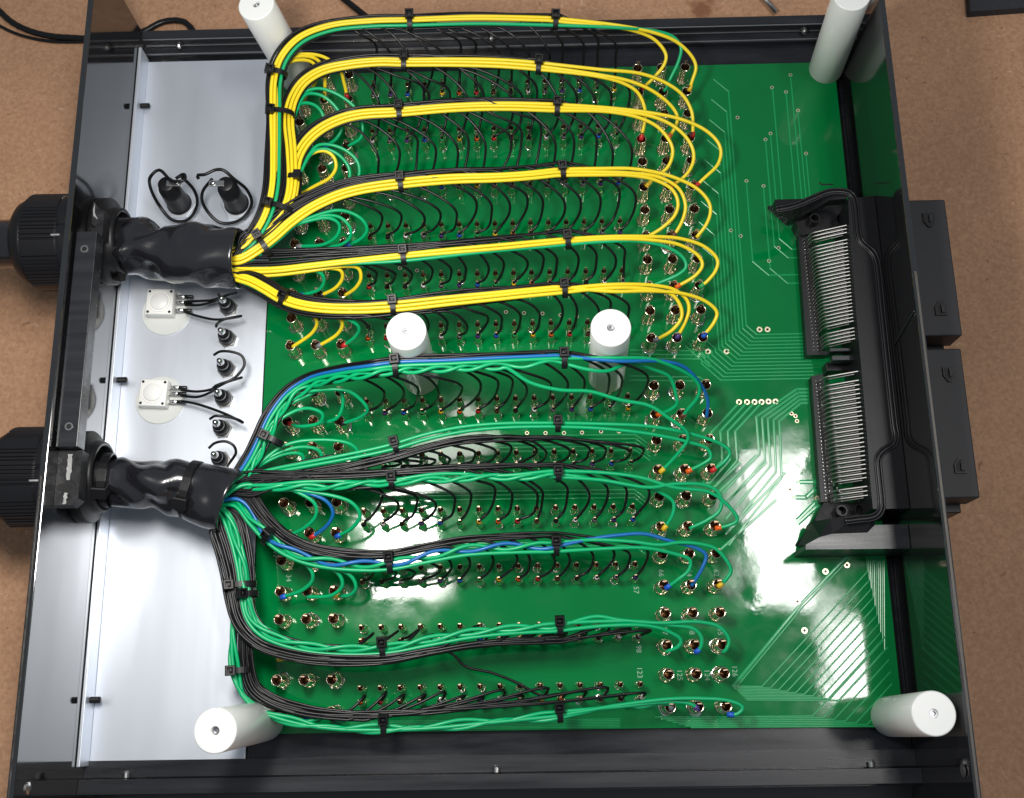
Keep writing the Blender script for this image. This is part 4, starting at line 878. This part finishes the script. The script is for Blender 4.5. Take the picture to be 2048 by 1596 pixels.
def sloped(pts):
    a = sum(pts[i][0] * pts[(i + 1) % len(pts)][1] - pts[(i + 1) % len(pts)][0] * pts[i][1] for i in range(len(pts)))
    if a > 0: pts = pts[::-1]                      # image y runs down
    T_ = [at(x, y, z) for x, y, z in pts]; n = len(T_)
    V = [(p[0], p[1], max(0.25, p[2] - 7)) for p in T_] + [tuple(p) for p in T_]
    return V, [tuple(range(n - 1, -1, -1)), tuple(range(n, 2 * n))] + [(i, (i + 1) % n, n + (i + 1) % n, n + i) for i in range(n)]
def strip_wing(A_, B_):
    """a sloping curved wall between two measured edges"""
    for i in range(len(A_) - 1): yield sloped([A_[i], A_[i + 1], B_[i + 1], B_[i]])
put('wing', join(*strip_wing([(1536, 412, 3), (1552, 409, 10), (1600, 404, 20), (1655, 386, 30), (1696, 385, 30.5)], [(1556, 426, 3), (1577, 440, 8), (1604, 432, 16), (1660, 400, 28), (1694, 397, 30)])), M['plastic'], conn)
put('wing', sloped([(1550, 399, 20), (1625, 397, 28), (1640, 392, 28), (1606, 408, 24), (1552, 411, 18)]), M['plastic'], conn)
put('wing', join(*strip_wing([(1591, 1090, 1), (1606, 1072, 6), (1622, 1044, 12), (1660, 1037, 24), (1720, 1028, 30), (1746, 1030, 30.5)], [(1594, 1092, 1), (1612, 1090, 12), (1640, 1074, 26.3), (1665, 1067, 26.6), (1735, 1064, 27), (1750, 1050, 28)])), M['plastic'], conn)
put('end_flange', prism(P([(1611, 1099), (1612, 1089), (1640, 1074), (1665, 1067), (1735, 1065), (1748, 1050)], 26) + [(117.2, at(1748, 1050, 26)[1]), (117.2, at(1700, 1099, 26)[1])], 1.0, 26), M['rail'], conn)
put('end_flange', prism(P([(1596, 455), (1590, 442), (1606, 436), (1660, 402), (1696, 400), (1700, 452), (1606, 470)], 10), 0.3, 10), M['plastic'], conn)
put('end_flange', prism(P([(1630, 1040), (1648, 1005), (1745, 1005), (1748, 1030), (1640, 1046)], 8), 0.3, 8), M['worn'], conn)
def boss(px, py, z0, z1, r):
    p = at(px, py, z1); put('boss', lathe([(r, z0), (r, z1), (r * .78, z1), (r * .76, z1 - 5), (0, z1 - 5)], 24, c=(p[0], p[1], 0)), M['plastic'], conn, False)
boss(1630, 436, 8, 16, 2.7); boss(1685, 438, 8, 14, 3.8); boss(1684, 1021, 6, 14, 2.7); boss(1722, 1020, 6, 11, 3.4)
def comb(corners, label=None):
    return put('pin_block', prism(P(corners, 7), 0.2, 7), M['plastic'], conn)
comb([(1597, 470), (1606, 468), (1624, 464), (1640, 700), (1656, 703), (1656, 709), (1614, 710)])
comb([(1623, 752), (1646, 748), (1668, 1002), (1642, 1004), (1634, 900)])
put('latch', box(*[v for v in (at(1660, 700, 20)[0], at(1703, 700, 20)[0])], at(1660, 703, 20)[1], at(1660, 696, 20)[1], 14, 20, .3), M['rail'], conn)
put('latch', box(*[v for v in (at(1663, 700, 20)[0], at(1706, 700, 20)[0])], at(1660, 721, 20)[1], at(1660, 711, 20)[1], 14, 20, .3), M['rail'], conn)
put('latch', box(*[v for v in (at(1650, 700, 10)[0], at(1708, 700, 10)[0])], at(1660, 742, 10)[1], at(1660, 724, 10)[1], 1, 10, .3), M['plastic'], conn)
# bent pins: a foot in the block, a rise and a straight run into the shroud
def pins(ya, yb, xa, xb, n, lifts, gaps=()):
    for i in range(n):
        t_ = i / (n - 1)
        if i in gaps: continue
        for L_, (zz, dx, r_) in enumerate(lifts):
            px0, px1 = xa[0] + (xa[1] - xa[0]) * t_ + dx, xb[0] + (xb[1] - xb[0]) * t_
            y1 = ya[0] + (yb[0] - ya[0]) * t_; y0 = ya[1] + (yb[1] - ya[1]) * t_
            e = at(px1 + 4, y1 - (1.0 if zz > 20 else -3.0), zz); s_ = at(px0 + 9, y0, zz - 9.0); s_[1] = e[1] - .3; f_ = np.array([s_[0] - 1.6, s_[1], 5.5])
            Q = spline([f_, [f_[0] + .5, f_[1], (zz - 4) * .55 + 2], [s_[0] - .4, s_[1], s_[2] - .6], s_, e], 1.2)
            r2 = r_ * random.uniform(.94, 1.05)
            PINS.append((tube(Q, r2, 6), L_))
PINS = []
pins((450, 466), (676, 690), (1617, 1648), (1696, 1716), 33, ((26, 0, .52), (20, 8, .42)), (3, 28))
pins((742, 752), (990, 994), (1644, 1668), (1722, 1743), 29, ((26, 0, .56), (20, 10, .44)), (1, 25))
for VF, l_ in PINS: put('pin', VF, M['pin'], conn, True)
stub = []
for (x0, y0, x1, y1, n) in ((1608, 478, 1628, 700, 32), (1616, 476, 1636, 700, 32), (1632, 762, 1652, 996, 34), (1640, 760, 1660, 996, 34), (1652, 950, 1690, 996, 8)):
    for i in range(n):
        t_ = i / (n - 1); p = at(x0 + (x1 - x0) * t_, y0 + (y1 - y0) * t_, 8)
        stub.append(lathe([(.42, 6.9), (.42, 7.8), (.2, 8.1), (0, 8.1)], 6, c=(p[0], p[1], 0)))
st_ = put('pin_foot', join(*stub), M['steel'], conn); st_['kind'] = 'stuff'

def plug(x0, x1, y0, y1, z1, label, marks):
    o = thing('plug_housing', label, 'plug', ((x0 + x1) / 2, (y0 + y1) / 2, z1 - 40), 'black plugs outside the side panel')
    V, F = box(x0, x1, y0, y1, z1 - 17, z1, .7); bd = put('body', (V, F), M['plug'], o)
    put('shoulder', box(x0 + .5, x1 - 3, y0 - 4.0, y1 - 6, z1 - 40, z1 - 17.2, .5), M['plastic'], o)
    for cx, cy, fl in marks:
        # a D shaped clip window: raised rim round a dark pocket
        p = at(cx, cy, z1)
        sg = -1 if fl else 1
        out = [(-2.6, -3.4 * sg), (3.0, -3.4 * sg), (3.1, 1.4 * sg), (1.2, 4.2 * sg), (-.5, 4.0 * sg), (-2.6, 1.0 * sg)]
        inn = [(-.2, -2.2 * sg), (1.4, -2.2 * sg), (1.4, .6 * sg), (.4, 1.8 * sg), (-.2, 1.6 * sg)]
        if sg < 0: out, inn = out[::-1], inn[::-1]
        rim = put('latch_clip', prism([(p[0] + x, p[1] + y) for x, y in out], z1 + .01, z1 + .9), M['nylon'], o)
        put('tongue', prism([(p[0] + x + .3, p[1] + y) for x, y in inn], z1 + .9, z1 + 1.9), M['plug'], rim)
        put('pocket', prism([(p[0] + x * .72 - .1, p[1] + y * .78) for x, y in out], z1 + .9, z1 + .93), M['hole'], rim)
plug(121.2, 147.6, 172.2, 244.7, 45, 'black plug outside the side panel, toward the rear rail', ((1856, 440, True), (1880, 618, False)))
plug(121.2, 145.9, 92.0, 165.6, 45, 'black plug outside the side panel, toward the front rail', ((1896, 748, True), (1919, 933, False)))

# ------------------------------------------------------------------ odds and ends on the board behind
def lying(name, pts, r, m, label, cat, zz=None, ripple=False):
    z = TZ + r + .1
    Q = spline(pxpath(pts, z if zz is None else zz), 2.0)
    R = r * (1 + 0.05 * np.sin(np.arange(len(Q)) * 2.4)) if ripple else r
    o = put(name, tube(Q, R, 10), m, None, True); tag(o, label, cat); return o
lying('braided_cable', [(-60, -40), (-5, 18), (25, 45), (60, 62), (100, 72), (150, 76), (200, 78), (250, 74), (290, 62), (320, 46), (345, 41), (368, 44), (385, 60), (392, 80)], 1.9, M['black'], 'black braided cable curving across the brown board behind the side panel', 'cable', None, True)
lying('thin_cable', [(-30, 30), (0, 52), (40, 70), (95, 82), (150, 84), (210, 80), (250, 70)], 1.0, M['black'], 'thin black cable running beside the braided one', 'cable')
lying('power_lead', [(655, -30), (690, 0), (720, 24), (745, 44)], 2.0, M['black'], 'black lead slanting in behind the topmost yellow bundle', 'cable')
sd = thing('screwdriver', 'bright steel screwdriver shaft lying on the board behind the case', 'screwdriver', at(1540, 10, TZ))
put('shaft', tube(pxpath([(1470, -70), (1552, 25)], TZ + 2.2), 1.6, 14), M['steel'], sd, True)
put('handle', tube(pxpath([(1400, -150), (1408, -142), (1462, -80), (1470, -70)], TZ + 6), [5, 6.5, 6, 3], 16), M['plastic'], sd, True)
f0 = P([(1941, 23), (2150, 8), (2140, -120), (1930, -120)], TZ + 6)
o = put('foam_mat', prism(f0, TZ + .1, TZ + 6), M['foam']); tag(o, 'dark grey foam pad at the far corner of the brown board', 'foam pad')
